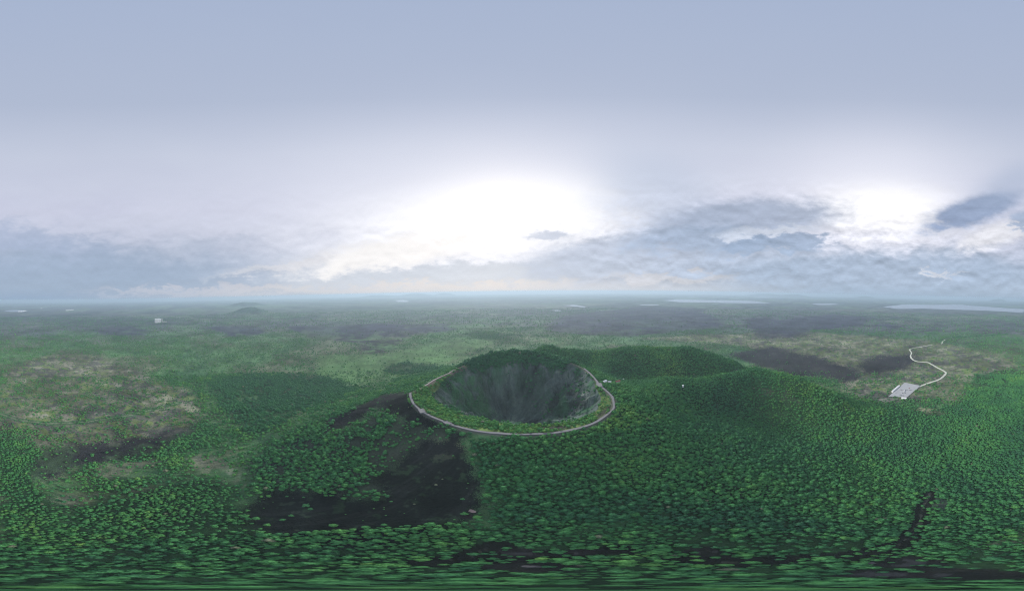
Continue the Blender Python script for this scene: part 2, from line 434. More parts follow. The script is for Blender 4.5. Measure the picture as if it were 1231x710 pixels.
def trackdist(x, y, pts):
    best = np.full(np.shape(x), 1e9)
    for (x0, y0), (x1, y1) in zip(pts[:-1], pts[1:]):
        dx, dy = x1 - x0, y1 - y0
        t = np.clip(((x - x0) * dx + (y - y0) * dy) / (dx * dx + dy * dy + 1e-9), 0, 1)
        best = np.minimum(best, np.hypot(x - x0 - t * dx, y - y0 - t * dy))
    return best
TRACK = [hit(*p) for p in [(0, 497), (20, 504), (60, 509), (110, 506), (150, 500), (185, 491), (215, 484)]]
GULLY = [hit(*p) for p in [(1118, 592), (1108, 612), (1106, 628), (1092, 645), (1078, 655), (1050, 664), (1000, 670), (940, 672), (880, 676), (820, 672)]]
GULLY2 = [hit(*p) for p in [(520, 676), (560, 670), (580, 662), (598, 655)]]
GULLY3 = [hit(*p) for p in [(600, 672), (640, 668), (690, 664), (740, 662)]]
BARES = [(640, 682, 9), (700, 664, 5), (1090, 676, 10), (1150, 690, 9), (850, 665, 8), (1060, 690, 7), (620, 664, 5), (560, 620, 4)]
BARES = [(*hit(a, b), c) for a, b, c in BARES]
ROAD_PX = [(1103, 465.5), (1112, 462), (1119, 459.5), (1127, 457), (1132, 454), (1137, 448.5), (1133, 445), (1126, 441.5), (1120, 438), (1115, 435.5), (1103, 434.5), (1097, 432), (1094.5, 428), (1095.5, 424), (1093, 420)]
ROAD = [hit(*p) for p in ROAD_PX]
ROAD2 = [hit(*p) for p in [(1093, 420), (1099, 418), (1106, 417.2), (1114, 415.5), (1121, 414.2)]]
ROAD3 = [hit(*p) for p in [(1132, 413.5), (1133, 410.5), (1136, 408.5)]]
LOT = [hit(*p) for p in [(1087.5, 460), (1106, 464), (1102, 468), (1096, 472.5), (1091, 477), (1079, 477.2), (1070, 476.5), (1067.5, 477)]]
LOT_C = (sum(p[0] for p in LOT) / len(LOT), sum(p[1] for p in LOT) / len(LOT))
RIMPATH_TH0, RIMPATH_TH1 = None, None

def crater_coords(x, y):
    r = np.hypot(x - CX, y - CY); th = np.arctan2(y - CY, x - CX)
    R = rimR(th); w = benchW(th)
    return r, th, R, w
# ------------------------------------------------------------------ ground colours (albedo) per point of land
def landcolor(x, y, z):
    m, d = covers(x, y, 3)
    r, th, R, w = crater_coords(x, y)
    n = x.size
    C = np.zeros((n, 3))
    def mix(mask, c, k=1.0):
        a = (np.asarray(mask, float) * k)[:, None]
        C[:] = C * (1 - a) + np.asarray(c) * a
    f1 = fbm(x, y, 1400, 5, 101, .55); f2 = fbm(x, y, 260, 5, 111, .6); f3 = fbm(x, y, 34, 5, 121, .65); f4 = fbm(x, y, 8, 3, 131, .6)
    F1 = fbm(x, y, 5200, 6, 141, .62)
    C[:] = (0.086, 0.176, 0.074)
    mix(sst(f2 + 0.35 * f3, 0.62, 0.85), (0.10, 0.155, 0.065), .9)
    mix(sst(f1, 0.50, 0.62) * sst(f2, 0.35, .6), (0.115, 0.125, 0.085), .75)
    mix(sst(f2, 0.56, 0.66) * sst(f3, .4, .6), (0.030, 0.090, 0.045), .6)
    mix(sst(f2 * .5 + f3 * .6, .60, .72), (0.16, 0.18, 0.11), .75)
    mix(sst(f2 * .6 + f3 * .5, .46, .36), (0.035, 0.10, 0.045), .7)
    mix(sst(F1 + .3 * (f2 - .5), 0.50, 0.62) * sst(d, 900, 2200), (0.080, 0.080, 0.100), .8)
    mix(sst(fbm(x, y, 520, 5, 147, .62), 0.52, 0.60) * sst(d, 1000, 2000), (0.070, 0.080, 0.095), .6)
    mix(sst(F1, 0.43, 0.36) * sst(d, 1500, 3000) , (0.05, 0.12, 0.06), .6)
    mix(sst(d, 1100, 2400) * (.6 + .9 * (f2 - .5)), (0.070, 0.086, 0.098), .85)  # slate lava tone growing with distance, far haze put into the colour
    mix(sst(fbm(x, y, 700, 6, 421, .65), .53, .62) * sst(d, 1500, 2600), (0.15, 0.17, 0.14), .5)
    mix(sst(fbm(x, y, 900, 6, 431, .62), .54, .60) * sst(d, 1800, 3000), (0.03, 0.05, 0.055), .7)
    # far fields: light strips
    fa = sst(d, 3500, 6000)
    st = fbm(x * 0.35 + y * 0.2, y * 1.6 - x * .3, 900, 4, 151)
    mix(sst(st, 0.56, 0.60) * fa, (0.13, 0.21, 0.12), .6); mix(sst(st, 0.44, 0.40) * fa, (0.04, 0.085, 0.06), .6)
    heath = np.zeros(n)
    for k in ('heath_left', 'heath_right'): heath = np.maximum(heath, m[k])
    mix(heath, (0.140, 0.150, 0.098), .88)
    mix(heath * sst(fbm(x, y, 60, 6, 161, .72), 0.47, .58), (0.082, 0.085, 0.078), .8)
    mix(heath * sst(fbm(x, y, 22, 4, 171, .65), 0.55, .62), (0.14, 0.20, 0.06), .7)
    mix(heath * sst(fbm(x, y, 40, 4, 181, .65), 0.60, .66), (0.27, 0.26, 0.20), .6)
    mix(m['meadow'], (0.085, 0.175, 0.062), .8)
    tk = trackdist(x, y, TRACK) + 3 * (f3 - .5)
    mix(tk < 9, (0.045, 0.13, 0.05), .7); mix(tk < 2.2, (0.20, 0.21, 0.15), .7)
    lav = np.zeros(n)
    for k in A_:
        if k.startswith('lava'): lav = np.maximum(lav, m[k])
    fl = np.where(d < 1300, sst(f3 * .5 + f2 * .6, 0.44, 0.62), sst(.45 * fbm(x, y, 420, 5, 191, .6) + .65 * fbm(x, y, 110, 4, 195, .6), .47, .60))
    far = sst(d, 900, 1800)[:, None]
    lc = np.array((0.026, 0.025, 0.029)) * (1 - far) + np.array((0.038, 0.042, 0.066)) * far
    hard = np.maximum(np.maximum(m['lava_right'], m['lava_right2']), np.maximum(m['lava_left'] * .6, .75 * np.maximum(np.maximum(m['lava_far'], m['lava_far2']), np.maximum(m['lava_far4'], .8 * m['lava_far3']))))
    fl = np.maximum(fl, hard * (1.0 + .5 * (f3 - .45))).clip(0, 1)
    fl = np.maximum(fl, .42 * sst(d, 1200, 1900))
    C[:] = C * (1 - (lav * (0.15 + .82 * fl))[:, None]) + lc * (lav * (0.15 + .82 * fl))[:, None]
    for k in ('pale_left', 'pale_left2', 'pale_mid'):
        mix(m[k] * sst(f3, .36, .52), (0.24, 0.25, 0.17), .7)
    mix(m['sand_right'], (0.36, 0.34, 0.22), .8)
    # woods: dark green floor
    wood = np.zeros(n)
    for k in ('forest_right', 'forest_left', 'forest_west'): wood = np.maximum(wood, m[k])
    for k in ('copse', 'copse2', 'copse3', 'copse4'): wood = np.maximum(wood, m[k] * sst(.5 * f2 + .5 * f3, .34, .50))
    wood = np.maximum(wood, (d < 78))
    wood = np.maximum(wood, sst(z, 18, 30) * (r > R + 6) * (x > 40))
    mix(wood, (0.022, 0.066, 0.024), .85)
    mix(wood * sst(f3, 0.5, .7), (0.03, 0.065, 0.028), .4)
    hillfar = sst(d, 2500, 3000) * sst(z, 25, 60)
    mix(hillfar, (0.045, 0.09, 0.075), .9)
    # cone flank
    mix(m['flank'], (0.05, 0.085, 0.05), .85)
    mix(m['flank'] * sst(f3, .5, .6), (0.035, 0.037, 0.038), .8)
    mix(m['conepatch'], (0.040, 0.050, 0.038), .9)
    bare = np.zeros(n)
    for k in ('scree_main', 'scree_top'): bare = np.maximum(bare, m[k])
    sr = r; st_ = fbm(th * 42, sr / 60.0, 1.0, 4, 401, .6)
    sc = np.array((0.0085, 0.009, 0.0105))[None] * (0.5 + 1.0 * f3[:, None]) + 0.012 * sst(st_, .52, .7)[:, None] + 0.03 * (sst(f4, .68, .78) * sst(f3, .5, .6))[:, None] * np.array((.8, 1.2, .7))[None]
    bare = bare * (1 - .22 * sst(fbm(x, y, 10, 4, 411, .7) + .5 * (1 - bare), .60, .72))
    C[:] = C * (1 - bare[:, None] * .96) + sc * bare[:, None] * .96
    mix(m['bare_right'] * sst(f3, .4, .6), (0.085, 0.08, 0.06), .6)
    mix(m['smooth_dell'], (0.035, 0.085, 0.042), .9); mix(m['grey_dell'], (0.07, 0.08, 0.07), .8)
    gd = np.minimum(trackdist(x, y, GULLY) - 1.0, trackdist(x, y, GULLY2)); gd = np.minimum(gd, trackdist(x, y, GULLY3)) + 7 * (f3 - .5) + 3 * (f4 - .5)
    mix(gd < 5.5, (0.014, 0.012, 0.011), .92)
    mix((gd < -.4) * sst(f4, .40, .6), (0.11, 0.115, 0.085), .5)
    for bx, by, br in BARES:
        q = np.hypot(x - bx, y - by) + 9 * (f3 - .5)
        mix(q < br, (0.028, 0.025, 0.023), .92); mix((q < br * .5) & (f4 > .5), (0.10, 0.10, 0.10), .5)
    # crater inside
    ins = (r < R - 1.0)
    Rl = R - w; u = np.clip((r - 34) / (Rl - 34), 0, 1)
    c1 = .42 * fbm(th * 8 + 2.2 * fbm(x, y, 45, 3, 77), r / 45.0, 1.0, 5, 201, .6) + .58 * fbm(x, y, 22, 6, 203, .7); c2 = fbm(x, y, 9, 4, 211, .6); c3 = fbm(x, y, 30, 4, 221)
    wallc = np.array((0.085, 0.102, 0.100))[None] * np.ones((n, 1))
    def wm(mask, c, k):
        a = (np.asarray(mask, float) * k)[:, None]; wallc[:] = wallc * (1 - a) + np.asarray(c) * a
    wm(sst(c1, .53, .62), (0.024, 0.028, 0.030), .8)
    wm(sst(c1, .47, .38) * (1 - sst(u, .8, .96)), (0.155, 0.175, 0.150), .65)
    wm(sst(c3, .5, .65) * sst(u, .1, .5), (0.045, 0.085, 0.062), .7)
    wm(sst(c2, .56, .66) * sst(u, .25, .6), (0.022, 0.045, 0.028), .75)
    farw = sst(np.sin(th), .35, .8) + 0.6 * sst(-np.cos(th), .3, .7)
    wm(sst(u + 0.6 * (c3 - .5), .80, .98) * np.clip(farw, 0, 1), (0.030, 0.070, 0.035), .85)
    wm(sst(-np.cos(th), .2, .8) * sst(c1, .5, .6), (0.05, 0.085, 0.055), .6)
    wm(m['crater_green'] * sst(c2 * .5 + c3 * .5, .40, .56), (0.065, 0.150, 0.070), .85)
    wm(sst(c2 * .4 + c3 * .6, .52, .62) * sst(u, .3, .7), (0.045, 0.11, 0.055), .75)
    wm(m['crater_scree'], (0.095, 0.118, 0.108), .55)
    wm(m['crater_pale'] * (1 - sst(u, .85, .97)) * sst(c1, .42, .5), (0.21, 0.215, 0.20), .6)
    wm(m['crater_rocks'] * sst(c1, .56, .46), (0.03, 0.034, 0.036), .8)
    wallc *= np.array((0.92, 1.04, 0.95))
    C[:] = np.where((ins & (r <= Rl))[:, None], wallc, C)
    bn = ins & (r > Rl)
    bc_ = np.array((0.085, 0.140, 0.042))[None] * (.65 + .7 * f4[:, None])
    C[:] = np.where(bn[:, None], bc_, C)
    mix(bn & (f3 > .60), (0.045, 0.085, 0.035), .8)
    for k in ('scree_nook', 'scree_right'): mix(m[k], (0.03, 0.028, 0.028), .9)
    # rim scuffed ground by the path
    mix((np.abs(r - R) < 3.5 + 2 * f3) & (y < CY + 60), (0.12, 0.115, 0.10), .6)
    mix((np.abs(r - R) < 7) & (x < CX) & (y > 300) & (y < 395), (0.15, 0.11, 0.10), .6)
    lot = trackdist(x, y, [LOT_C, LOT_C])
    a0 = hit(1062, 481)
    mix(trackdist(x, y, [a0, hit(1075, 479)]) + 12 * (f3 - .5) < 11, (0.24, 0.24, 0.20), .75)
    C *= (0.82 + 0.36 * f4[:, None])
    return C, m, d, wood

# ------------------------------------------------------------------ materials
def pmat(name):
    m = bpy.data.materials.new(name); m.use_nodes = True
    t = m.node_tree; b = t.nodes['Principled BSDF']
    return m, NG(t), b
def simple_mat(name, c, rough=0.8, var=0.12, scale=0.6):
    m, G, b = pmat(name)
    tc = G.node('ShaderNodeTexCoord')
    n = G.noise(tc.outputs['Object'], scale, 5, .6)
    k = G.m('ADD', G.m('MULTIPLY', G.m('SUBTRACT', n, .5), 2 * var), 1.0)
    G.put(b.inputs['Base Color'], G.mix(1.0, c, G.xyz(k, k, k), 'MULTIPLY'))
    b.inputs['Roughness'].default_value = rough
    return m
M = {}
def ground_mat():
    m, G, b = pmat('land')
    at = G.node('ShaderNodeAttribute', attribute_name='cover')
    geo = G.node('ShaderNodeNewGeometry')
    n1 = G.noise(geo.outputs['Position'], 0.35, 4, .65)
    n2 = G.noise(geo.outputs['Position'], 0.035, 6, .7)
    n3 = G.noise(geo.outputs['Position'], 0.0045, 8, .72)
    k = G.m('ADD', G.m('MULTIPLY', G.m('SUBTRACT', n1, .5), 0.9), G.m('ADD', G.m('MULTIPLY', G.m('SUBTRACT', n2, .5), 1.1), 1.0))
    k = G.m('MULTIPLY', G.m('MAXIMUM', k, 0.25), G.smooth(n3, .36, .64, 0.62, 1.42))
    G.put(b.inputs['Base Color'], G.mix(1.0, at.outputs['Color'], G.xyz(k, k, k), 'MULTIPLY'))
    b.inputs['Roughness'].default_value = 0.95
    b.inputs['Specular IOR Level'].default_value = 0.15
    bp = G.node('ShaderNodeBump'); bp.inputs['Strength'].default_value = 0.6; bp.inputs['Distance'].default_value = 2.5
    G.put(bp.inputs['Height'], G.m('ADD', n1, G.m('MULTIPLY', n2, 3.0)))
    G.t.links.new(bp.outputs[0], b.inputs['Normal'])
    return m
M['land'] = ground_mat()
def leaf_mat():
    m, G, b = pmat('foliage')
    a = G.node('ShaderNodeAttribute', attribute_name='tint'); a.attribute_type = 'INSTANCER'
    geo = G.node('ShaderNodeNewGeometry')
    n = G.noise(geo.outputs['Position'], 1.1, 4, .65)
    # tint 0 dull dark green .. 0.5 mid green .. 1 fresh yellow green
    c = G.ramp(a.outputs['Fac'], [(0.0, (0.026, 0.108, 0.050)), (0.3, (0.036, 0.150, 0.052)), (0.6, (0.052, 0.195, 0.055)), (0.85, (0.082, 0.235, 0.056)), (0.95, (0.12, 0.26, 0.056)), (1.0, (0.14, 0.165, 0.10))])
    k = G.m('ADD', G.m('MULTIPLY', G.m('SUBTRACT', n, .5), 2.2), 1.18)
    G.put(b.inputs['Base Color'], G.mix(1.0, c, G.xyz(k, k, G.m('MULTIPLY', k, 1.0)), 'MULTIPLY'))
    b.inputs['Roughness'].default_value = 0.7
    b.inputs['Specular IOR Level'].default_value = 0.25
    return m
M['leaf'] = leaf_mat()
M['bark'] = simple_mat('bark', (0.10, 0.085, 0.07), .9, .3, 3)
M['stone_path'] = simple_mat('path_stone', (0.19, 0.19, 0.195), .85, .2, .3)
M['kerb'] = simple_mat('kerb_stone', (0.16, 0.16, 0.16), .85, .2, .5)
M['red_path'] = simple_mat('red_scoria_path', (0.30, 0.26, 0.245), .9, .2, .3)
M['concrete_road'] = simple_mat('concrete_road', (0.58, 0.60, 0.50), .9, .15, .1)
M['lot'] = simple_mat('car_park_paving', (0.40, 0.41, 0.41), .85, .15, .15)
M['white'] = simple_mat('white_paint', (0.78, 0.79, 0.78), .6, .08, .5)
M['paleroof'] = simple_mat('pale_roof', (0.66, 0.70, 0.70), .6, .1, .5)
M['redroof'] = simple_mat('red_brown_roof', (0.22, 0.075, 0.055), .8, .2, .5)
M['blueroof'] = simple_mat('blue_roof', (0.12, 0.22, 0.38), .6, .1, .5)
M['glass'] = simple_mat('window_glass', (0.03, 0.04, 0.05), .15, .05, .5)
M['rubber'] = simple_mat('tyre_rubber', (0.02, 0.02, 0.02), .9, .1, 2)
M['wood'] = simple_mat('deck_timber', (0.26, 0.25, 0.24), .8, .2, 1.2)
M['rock'] = simple_mat('basalt', (0.12, 0.115, 0.115), .95, .4, .25)
M['pinkrock'] = simple_mat('pinkish_rock', (0.19, 0.15, 0.15), .95, .3, .4)
M['paint_line'] = simple_mat('line_paint', (0.7, 0.7, 0.7), .7, .1, .5)
def water_mat():
    m, G, b = pmat('water')
    geo = G.node('ShaderNodeNewGeometry')
    b.inputs['Base Color'].default_value = (0.28, 0.31, 0.36, 1); b.inputs['Roughness'].default_value = 0.22
    b.inputs['IOR'].default_value = 1.33; b.inputs['Specular IOR Level'].default_value = 1.0
    bp = G.node('ShaderNodeBump'); bp.inputs['Strength'].default_value = 0.25; bp.inputs['Distance'].default_value = .3
    G.put(bp.inputs['Height'], G.noise(geo.outputs['Position'], .08, 3, .5))
    G.t.links.new(bp.outputs[0], b.inputs['Normal'])
    return m
M['water'] = water_mat()
def car_paint(name, c):
    m, G, b = pmat(name)
    tc = G.node('ShaderNodeTexCoord'); n = G.noise(tc.outputs['Object'], 2.0, 3, .5)
    k = G.m('ADD', G.m('MULTIPLY', n, .1), .95)
    G.put(b.inputs['Base Color'], G.mix(1.0, c, G.xyz(k, k, k), 'MULTIPLY'))
    b.inputs['Roughness'].default_value = .35; b.inputs['Coat Weight'].default_value = .4
    return m

# ------------------------------------------------------------------ helpers
def mesh_obj(name, verts, faces, mat, parent=None, smooth=False, loc=None):
    me = bpy.data.meshes.new(name); me.from_pydata([tuple(v) for v in verts], [], [tuple(f) for f in faces]); me.update()
    if mat is not None: me.materials.append(mat)
    if smooth:
        me.polygons.foreach_set('use_smooth', [True] * len(me.polygons))
    o = bpy.data.objects.new(name, me); col.objects.link(o)
    if parent is not None: o.parent = parent
    if loc is not None: o.location = loc
    return o
def bm_obj(name, bm, mat, parent=None, smooth=False, loc=None, rz=0.0):
    me = bpy.data.meshes.new(name); bm.to_mesh(me); bm.free()
    if mat is not None: me.materials.append(mat)
    if smooth: me.polygons.foreach_set('use_smooth', [True] * len(me.polygons))
    o = bpy.data.objects.new(name, me); col.objects.link(o)
    if parent is not None: o.parent = parent
    if loc is not None: o.location = loc
    o.rotation_euler.z = rz
    return o
def tag(o, label=None, cat=None, group=None, kind=None):
    if label: o['label'] = label
    if cat: o['category'] = cat
    if group: o['group'] = group
    if kind: o['kind'] = kind
    return o
def empty(name, loc, rz=0.0):
    o = bpy.data.objects.new(name, None); col.objects.link(o); o.location = loc; o.rotation_euler.z = rz; o.empty_display_size = 1
    return o
def box(bm, x0, x1, y0, y1, z0, z1, bevel=0.0):
    v = bmesh.ops.create_cube(bm, size=1.0)['verts']
    for q in v:
        q.co = Vector(((x0 + x1) / 2 + q.co.x * (x1 - x0), (y0 + y1) / 2 + q.co.y * (y1 - y0), (z0 + z1) / 2 + q.co.z * (z1 - z0)))
    if bevel:
        es = list({e for q in v for e in q.link_edges})
        bmesh.ops.bevel(bm, geom=es, offset=bevel, segments=2, affect='EDGES')
    return v
def prism(bm, pts, y0, y1):
    """outline in x,z extruded along y"""
    a = [bm.verts.new((p[0], y0, p[1])) for p in pts]; b = [bm.verts.new((p[0], y1, p[1])) for p in pts]
    n = len(pts)
    bm.faces.new(a); bm.faces.new(b[::-1])
    for i in range(n): bm.faces.new((a[i], b[i], b[(i + 1) % n], a[(i + 1) % n]))
    bmesh.ops.recalc_face_normals(bm, faces=bm.faces)
def h1(x, y): return float(height(np.array([x]), np.array([y]))[0])

# ------------------------------------------------------------------ the land: one sheet to the horizon
NA = 1800
radii = np.concatenate(([0.0], np.linspace(4, 60, 20), np.geomspace(61.5, 900, 470)[0:], np.geomspace(906, 21500, 400)))
NR = len(radii)
aa = np.linspace(0, 2 * np.pi, NA, endpoint=False)
RR, AA = np.meshgrid(radii[1:], aa, indexing='ij')
gx = np.concatenate(([0.0], (RR * np.sin(AA)).ravel())); gy = np.concatenate(([0.0], (RR * np.cos(AA)).ravel()))
gz = height(gx, gy)
me = bpy.data.meshes.new('ground')
nv = gx.size
me.vertices.add(nv)
me.vertices.foreach_set('co', np.stack((gx, gy, gz), 1).ravel().astype(np.float32))
i = np.arange(NR - 2)[:, None]; j = np.arange(NA)[None, :]; j2 = (j + 1) % NA
q = np.stack((1 + i * NA + j, 1 + i * NA + j2, 1 + (i + 1) * NA + j2, 1 + (i + 1) * NA + j), -1).reshape(-1, 4)
tri = np.stack((np.zeros(NA, int), 1 + (np.arange(NA) + 1) % NA, 1 + np.arange(NA)), 1)
q = q[:, ::-1]; tri = tri[:, ::-1]
q = q[:, ::-1]; tri = tri[:, ::-1]
loops = np.concatenate((tri.ravel(), q.ravel()))
# face up: checked for clockwise azimuth layout
loops = np.concatenate((tri[:, ::-1].ravel(), q[:, ::-1].ravel()))
me.loops.add(loops.size); me.loops.foreach_set('vertex_index', loops.astype(np.int32))
starts = np.concatenate((np.arange(NA) * 3, NA * 3 + np.arange(len(q)) * 4))
me.polygons.add(len(starts)); me.polygons.foreach_set('loop_start', starts.astype(np.int32))
me.update(calc_edges=True); me.validate()
me.polygons.foreach_set('use_smooth', np.ones(len(me.polygons), bool))
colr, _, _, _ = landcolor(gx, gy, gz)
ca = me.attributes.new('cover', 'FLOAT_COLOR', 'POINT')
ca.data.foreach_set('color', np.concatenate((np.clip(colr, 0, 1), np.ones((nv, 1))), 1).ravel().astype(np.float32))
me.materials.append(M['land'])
ground = bpy.data.objects.new('ground', me); col.objects.link(ground)
tag(ground, 'volcanic cone with open crater, wooded hills and plain of scrub and lava', None, None, 'structure')
if ground.data.polygons[NA + 5000].normal.z < 0:
    me.flip_normals()

# ------------------------------------------------------------------ water far off
def lake(pts, lift=0.0, name='water'):
    P = []
    for px, py in pts:
        v = pix_dir(px, py)
        t = (CAM_Z - 4) / max(-v[2], 1e-4); P.append((v[0] * t, v[1] * t))
    # ragged shore
    out = []
    for k in range(len(P)):
        a, b = np.array(P[k]), np.array(P[(k + 1) % len(P)])
        for s in range(6):
            p = a + (b - a) * s / 6; dd = np.hypot(*p)
            out.append(p + (np.array([vnoise(p[0] / 300, p[1] / 300, 5), vnoise(p[0] / 300, p[1] / 300, 6)]) - .5) * dd * .02)
    return out
LAKES = [
    [(797, 361.0), (815, 359.6), (850, 360.6), (880, 361), (905, 361.5), (928, 364.5), (905, 364.6), (860, 363.8), (815, 363.2)],
    [(474, 361.3), (481, 360.3), (492, 361.4), (490, 363), (478, 363)],
    [(676, 367), (690, 366.4), (703, 368.4), (703, 370), (694, 368.6)],
    [(664, 373), (672, 372.7), (676, 373.8), (668, 374.2)],
    [(770, 366), (792, 366), (792, 367), (772, 367)],
    [(1060, 369), (1085, 365.8), (1120, 366.3), (1150, 366), (1185, 368.5), (1231, 371.6), (1231, 376), (1190, 373.6), (1150, 372.2), (1110, 371), (1080, 371.3)],
    [(975, 365), (1000, 364.5), (1010, 366.2), (985, 366.6)],
    [(905, 356.8), (925, 356.2), (940, 357.5), (915, 358.0)],
    [(5, 373), (20, 372.4), (34, 373.5), (26, 375), (8, 374.5)],
]
WP = []
for pts in LAKES:
    P = lake(pts)
    zz = max(6.5, 6.5)
    o = mesh_obj('water', [(p[0], p[1], 6.5) for p in P], [tuple(range(len(P)))[::-1]], M['water'])
    if o.data.polygons[0].normal.z < 0: o.data.flip_normals()
    tag(o, None, None, None, 'structure')

# ------------------------------------------------------------------ paths, road, car park
def ribbon(name, pts, width, mat, lift=0.5, thick=1.2, closed=False, n=6):
    P = [np.array(p, float) for p in pts]; fine = []
    for k in range(len(P) - 1):                         # catmull-rom
        p0 = P[max(k - 1, 0)]; p1 = P[k]; p2 = P[k + 1]; p3 = P[min(k + 2, len(P) - 1)]
        for s in range(n):
            t = s / n
            fine.append(.5 * (2 * p1 + (p2 - p0) * t + (2 * p0 - 5 * p1 + 4 * p2 - p3) * t * t + (3 * p1 - p0 - 3 * p2 + p3) * t ** 3))
    fine.append(P[-1]); fine = np.array(fine)
    T = np.gradient(fine, axis=0); T /= np.linalg.norm(T, axis=1)[:, None]
    N = np.stack((-T[:, 1], T[:, 0]), 1)
    wv = np.array([width * (1 + .6 * (vnoise(p[0] / 11, p[1] / 11, 3) - .5)) for p in fine])[:, None]
    A = fine + N * wv / 2; B = fine - N * wv / 2
    z = np.maximum(np.maximum(height(A[:, 0], A[:, 1]), height(B[:, 0], B[:, 1])), height(fine[:, 0], fine[:, 1])) + lift
    k = np.array([.25, .5, .25]); z[1:-1] = np.convolve(z, k, 'valid')
    V = []; F = []
    for i_ in range(len(fine)):
        for p, zz in ((A[i_], z[i_]), (B[i_], z[i_]), (B[i_], z[i_] - thick), (A[i_], z[i_] - thick)): V.append((p[0], p[1], zz))
    for i_ in range(len(fine) - 1):
        a = i_ * 4; b = a + 4
        for q_ in range(4): F.append((a + q_, a + (q_ + 1) % 4, b + (q_ + 1) % 4, b + q_))
    F.append((3, 2, 1, 0)); e = (len(fine) - 1) * 4; F.append((e, e + 1, e + 2, e + 3))
    o = mesh_obj(name, V, F, mat)
    bm = bmesh.new(); bm.from_mesh(o.data); bmesh.ops.recalc_face_normals(bm, faces=bm.faces); bm.to_mesh(o.data); bm.free()
    return tag(o, None, None, None, 'structure'), fine, z
def rimpt(th, off=0.0):
    R = float(rimR(th)) + off
    return (CX + R * math.cos(th), CY + R * math.sin(th))
def th_of(px, py, z):
    x, y = at_z(px, py, z); return math.atan2(y - CY, x - CX)
tA = th_of(493, 472, 150); tB = th_of(702, 443, 158)
if tA > 0: tA -= 2 * math.pi
ths = np.linspace(tA, tB, 90)
path1, pf, pz = ribbon('path', [rimpt(t) for t in ths], 3.0, M['stone_path'], .7, 2.0, n=2)
ribbon('path', [rimpt(t, 1.9) for t in ths], 0.35, M['kerb'], 1.0, 2.0, n=2)
tC = th_of(512, 464, 150); tD = th_of(546, 446, 156)
if tC < 0: tC += 2 * math.pi
ribbon('path', [rimpt(t, 1.0) for t in np.linspace(tC, tD, 16)], 2.6, M['red_path'], .7, 1.6, n=2)
def lookdeck(px, py, z, size, label):
    t = th_of(px, py, z); x, y = rimpt(t, 0); zz = h1(x, y) + .9
    e = empty('lookout_deck', (x, y, zz), t)
    bm = bmesh.new(); box(bm, -size * .55, size * .55, -size * .8, size * .8, -1.8, .25, .05)
    bm_obj('deck', bm, M['stone_path'], e)
    bm = bmesh.new()
    for k in range(9):
        yy = -size * .8 + k * size * .2
        box(bm, -size * .55, -size * .55 + .1, yy - .05, yy + .05, .25, 1.35)
    box(bm, -size * .55, -size * .55 + .1, -size * .8, size * .8, 1.35, 1.45)
    bm_obj('railing', bm, M['wood'], e)
    return tag(e, label, 'lookout')
lookdeck(507, 494, 148, 7.0, 'small paved lookout on the left bend of the crater rim path')
lookdeck(539, 508, 147, 6.0, 'paved lookout on the rim path above the black scree slope')
lookdeck(719, 463, 154, 9.0, 'widest paved lookout, on the right crater rim beside the rest house')
ribbon('path', [hit(728, 467), hit(734, 469), hit(741, 468.5), hit(748, 466)], 2.0, M['stone_path'], .5)
ribbon('road', ROAD, 7.0, M['concrete_road'], .9, 1.6)
ribbon('road', ROAD2, 6.0, M['concrete_road'], .7, 1.4)
ribbon('road', ROAD3, 8.0, M['concrete_road'], .9, 1.4)
LZ = max(h1(*p) for p in LOT) + .3
LZ = float(np.mean([h1(*p) for p in LOT])) + 1.8
def slab(name, P, z, th, mat):
    n = len(P); V = [(p[0], p[1], z) for p in P] + [(p[0], p[1], z - th) for p in P]
    F = [tuple(range(n)), tuple(range(2 * n - 1, n - 1, -1))] + [(i_, i_ + n, (i_ + 1) % n + n, (i_ + 1) % n) for i_ in range(n)]
    o = mesh_obj(name, V, F, mat)
    bm = bmesh.new(); bm.from_mesh(o.data); bmesh.ops.recalc_face_normals(bm, faces=bm.faces); bm.to_mesh(o.data); bm.free()
    return o
lot = slab('car_park', LOT, LZ, 5.0, M['lot']); tag(lot, 'grey paved car park at the foot of the wooded hill', None, None, 'structure')
def lotp(px, py):
    return at_z(px, py, LZ)
# bay lines
for (a, b) in [((1080, 470), (1096, 471)), ((1083, 466), (1099, 467))]:
    p = np.array(lotp(*a)); q_ = np.array(lotp(*b)); dv = (q_ - p); L_ = np.linalg.norm(dv); dv /= L_; nv_ = np.array([-dv[1], dv[0]])
    V = []; F = []
    for k in range(int(L_ / 2.8)):
        c = p + dv * k * 2.8
        for s1, s2 in ((-.08, -2.4), (.08, -2.4), (.08, 2.4), (-.08, 2.4)):
            w_ = c + dv * s1 + nv_ * s2; V.append((w_[0], w_[1], LZ + .006))
        F.append((4 * k, 4 * k + 1, 4 * k + 2, 4 * k + 3))
    o = mesh_obj('bay_lines', V, F, M['paint_line']); tag(o, None, None, None, 'structure')

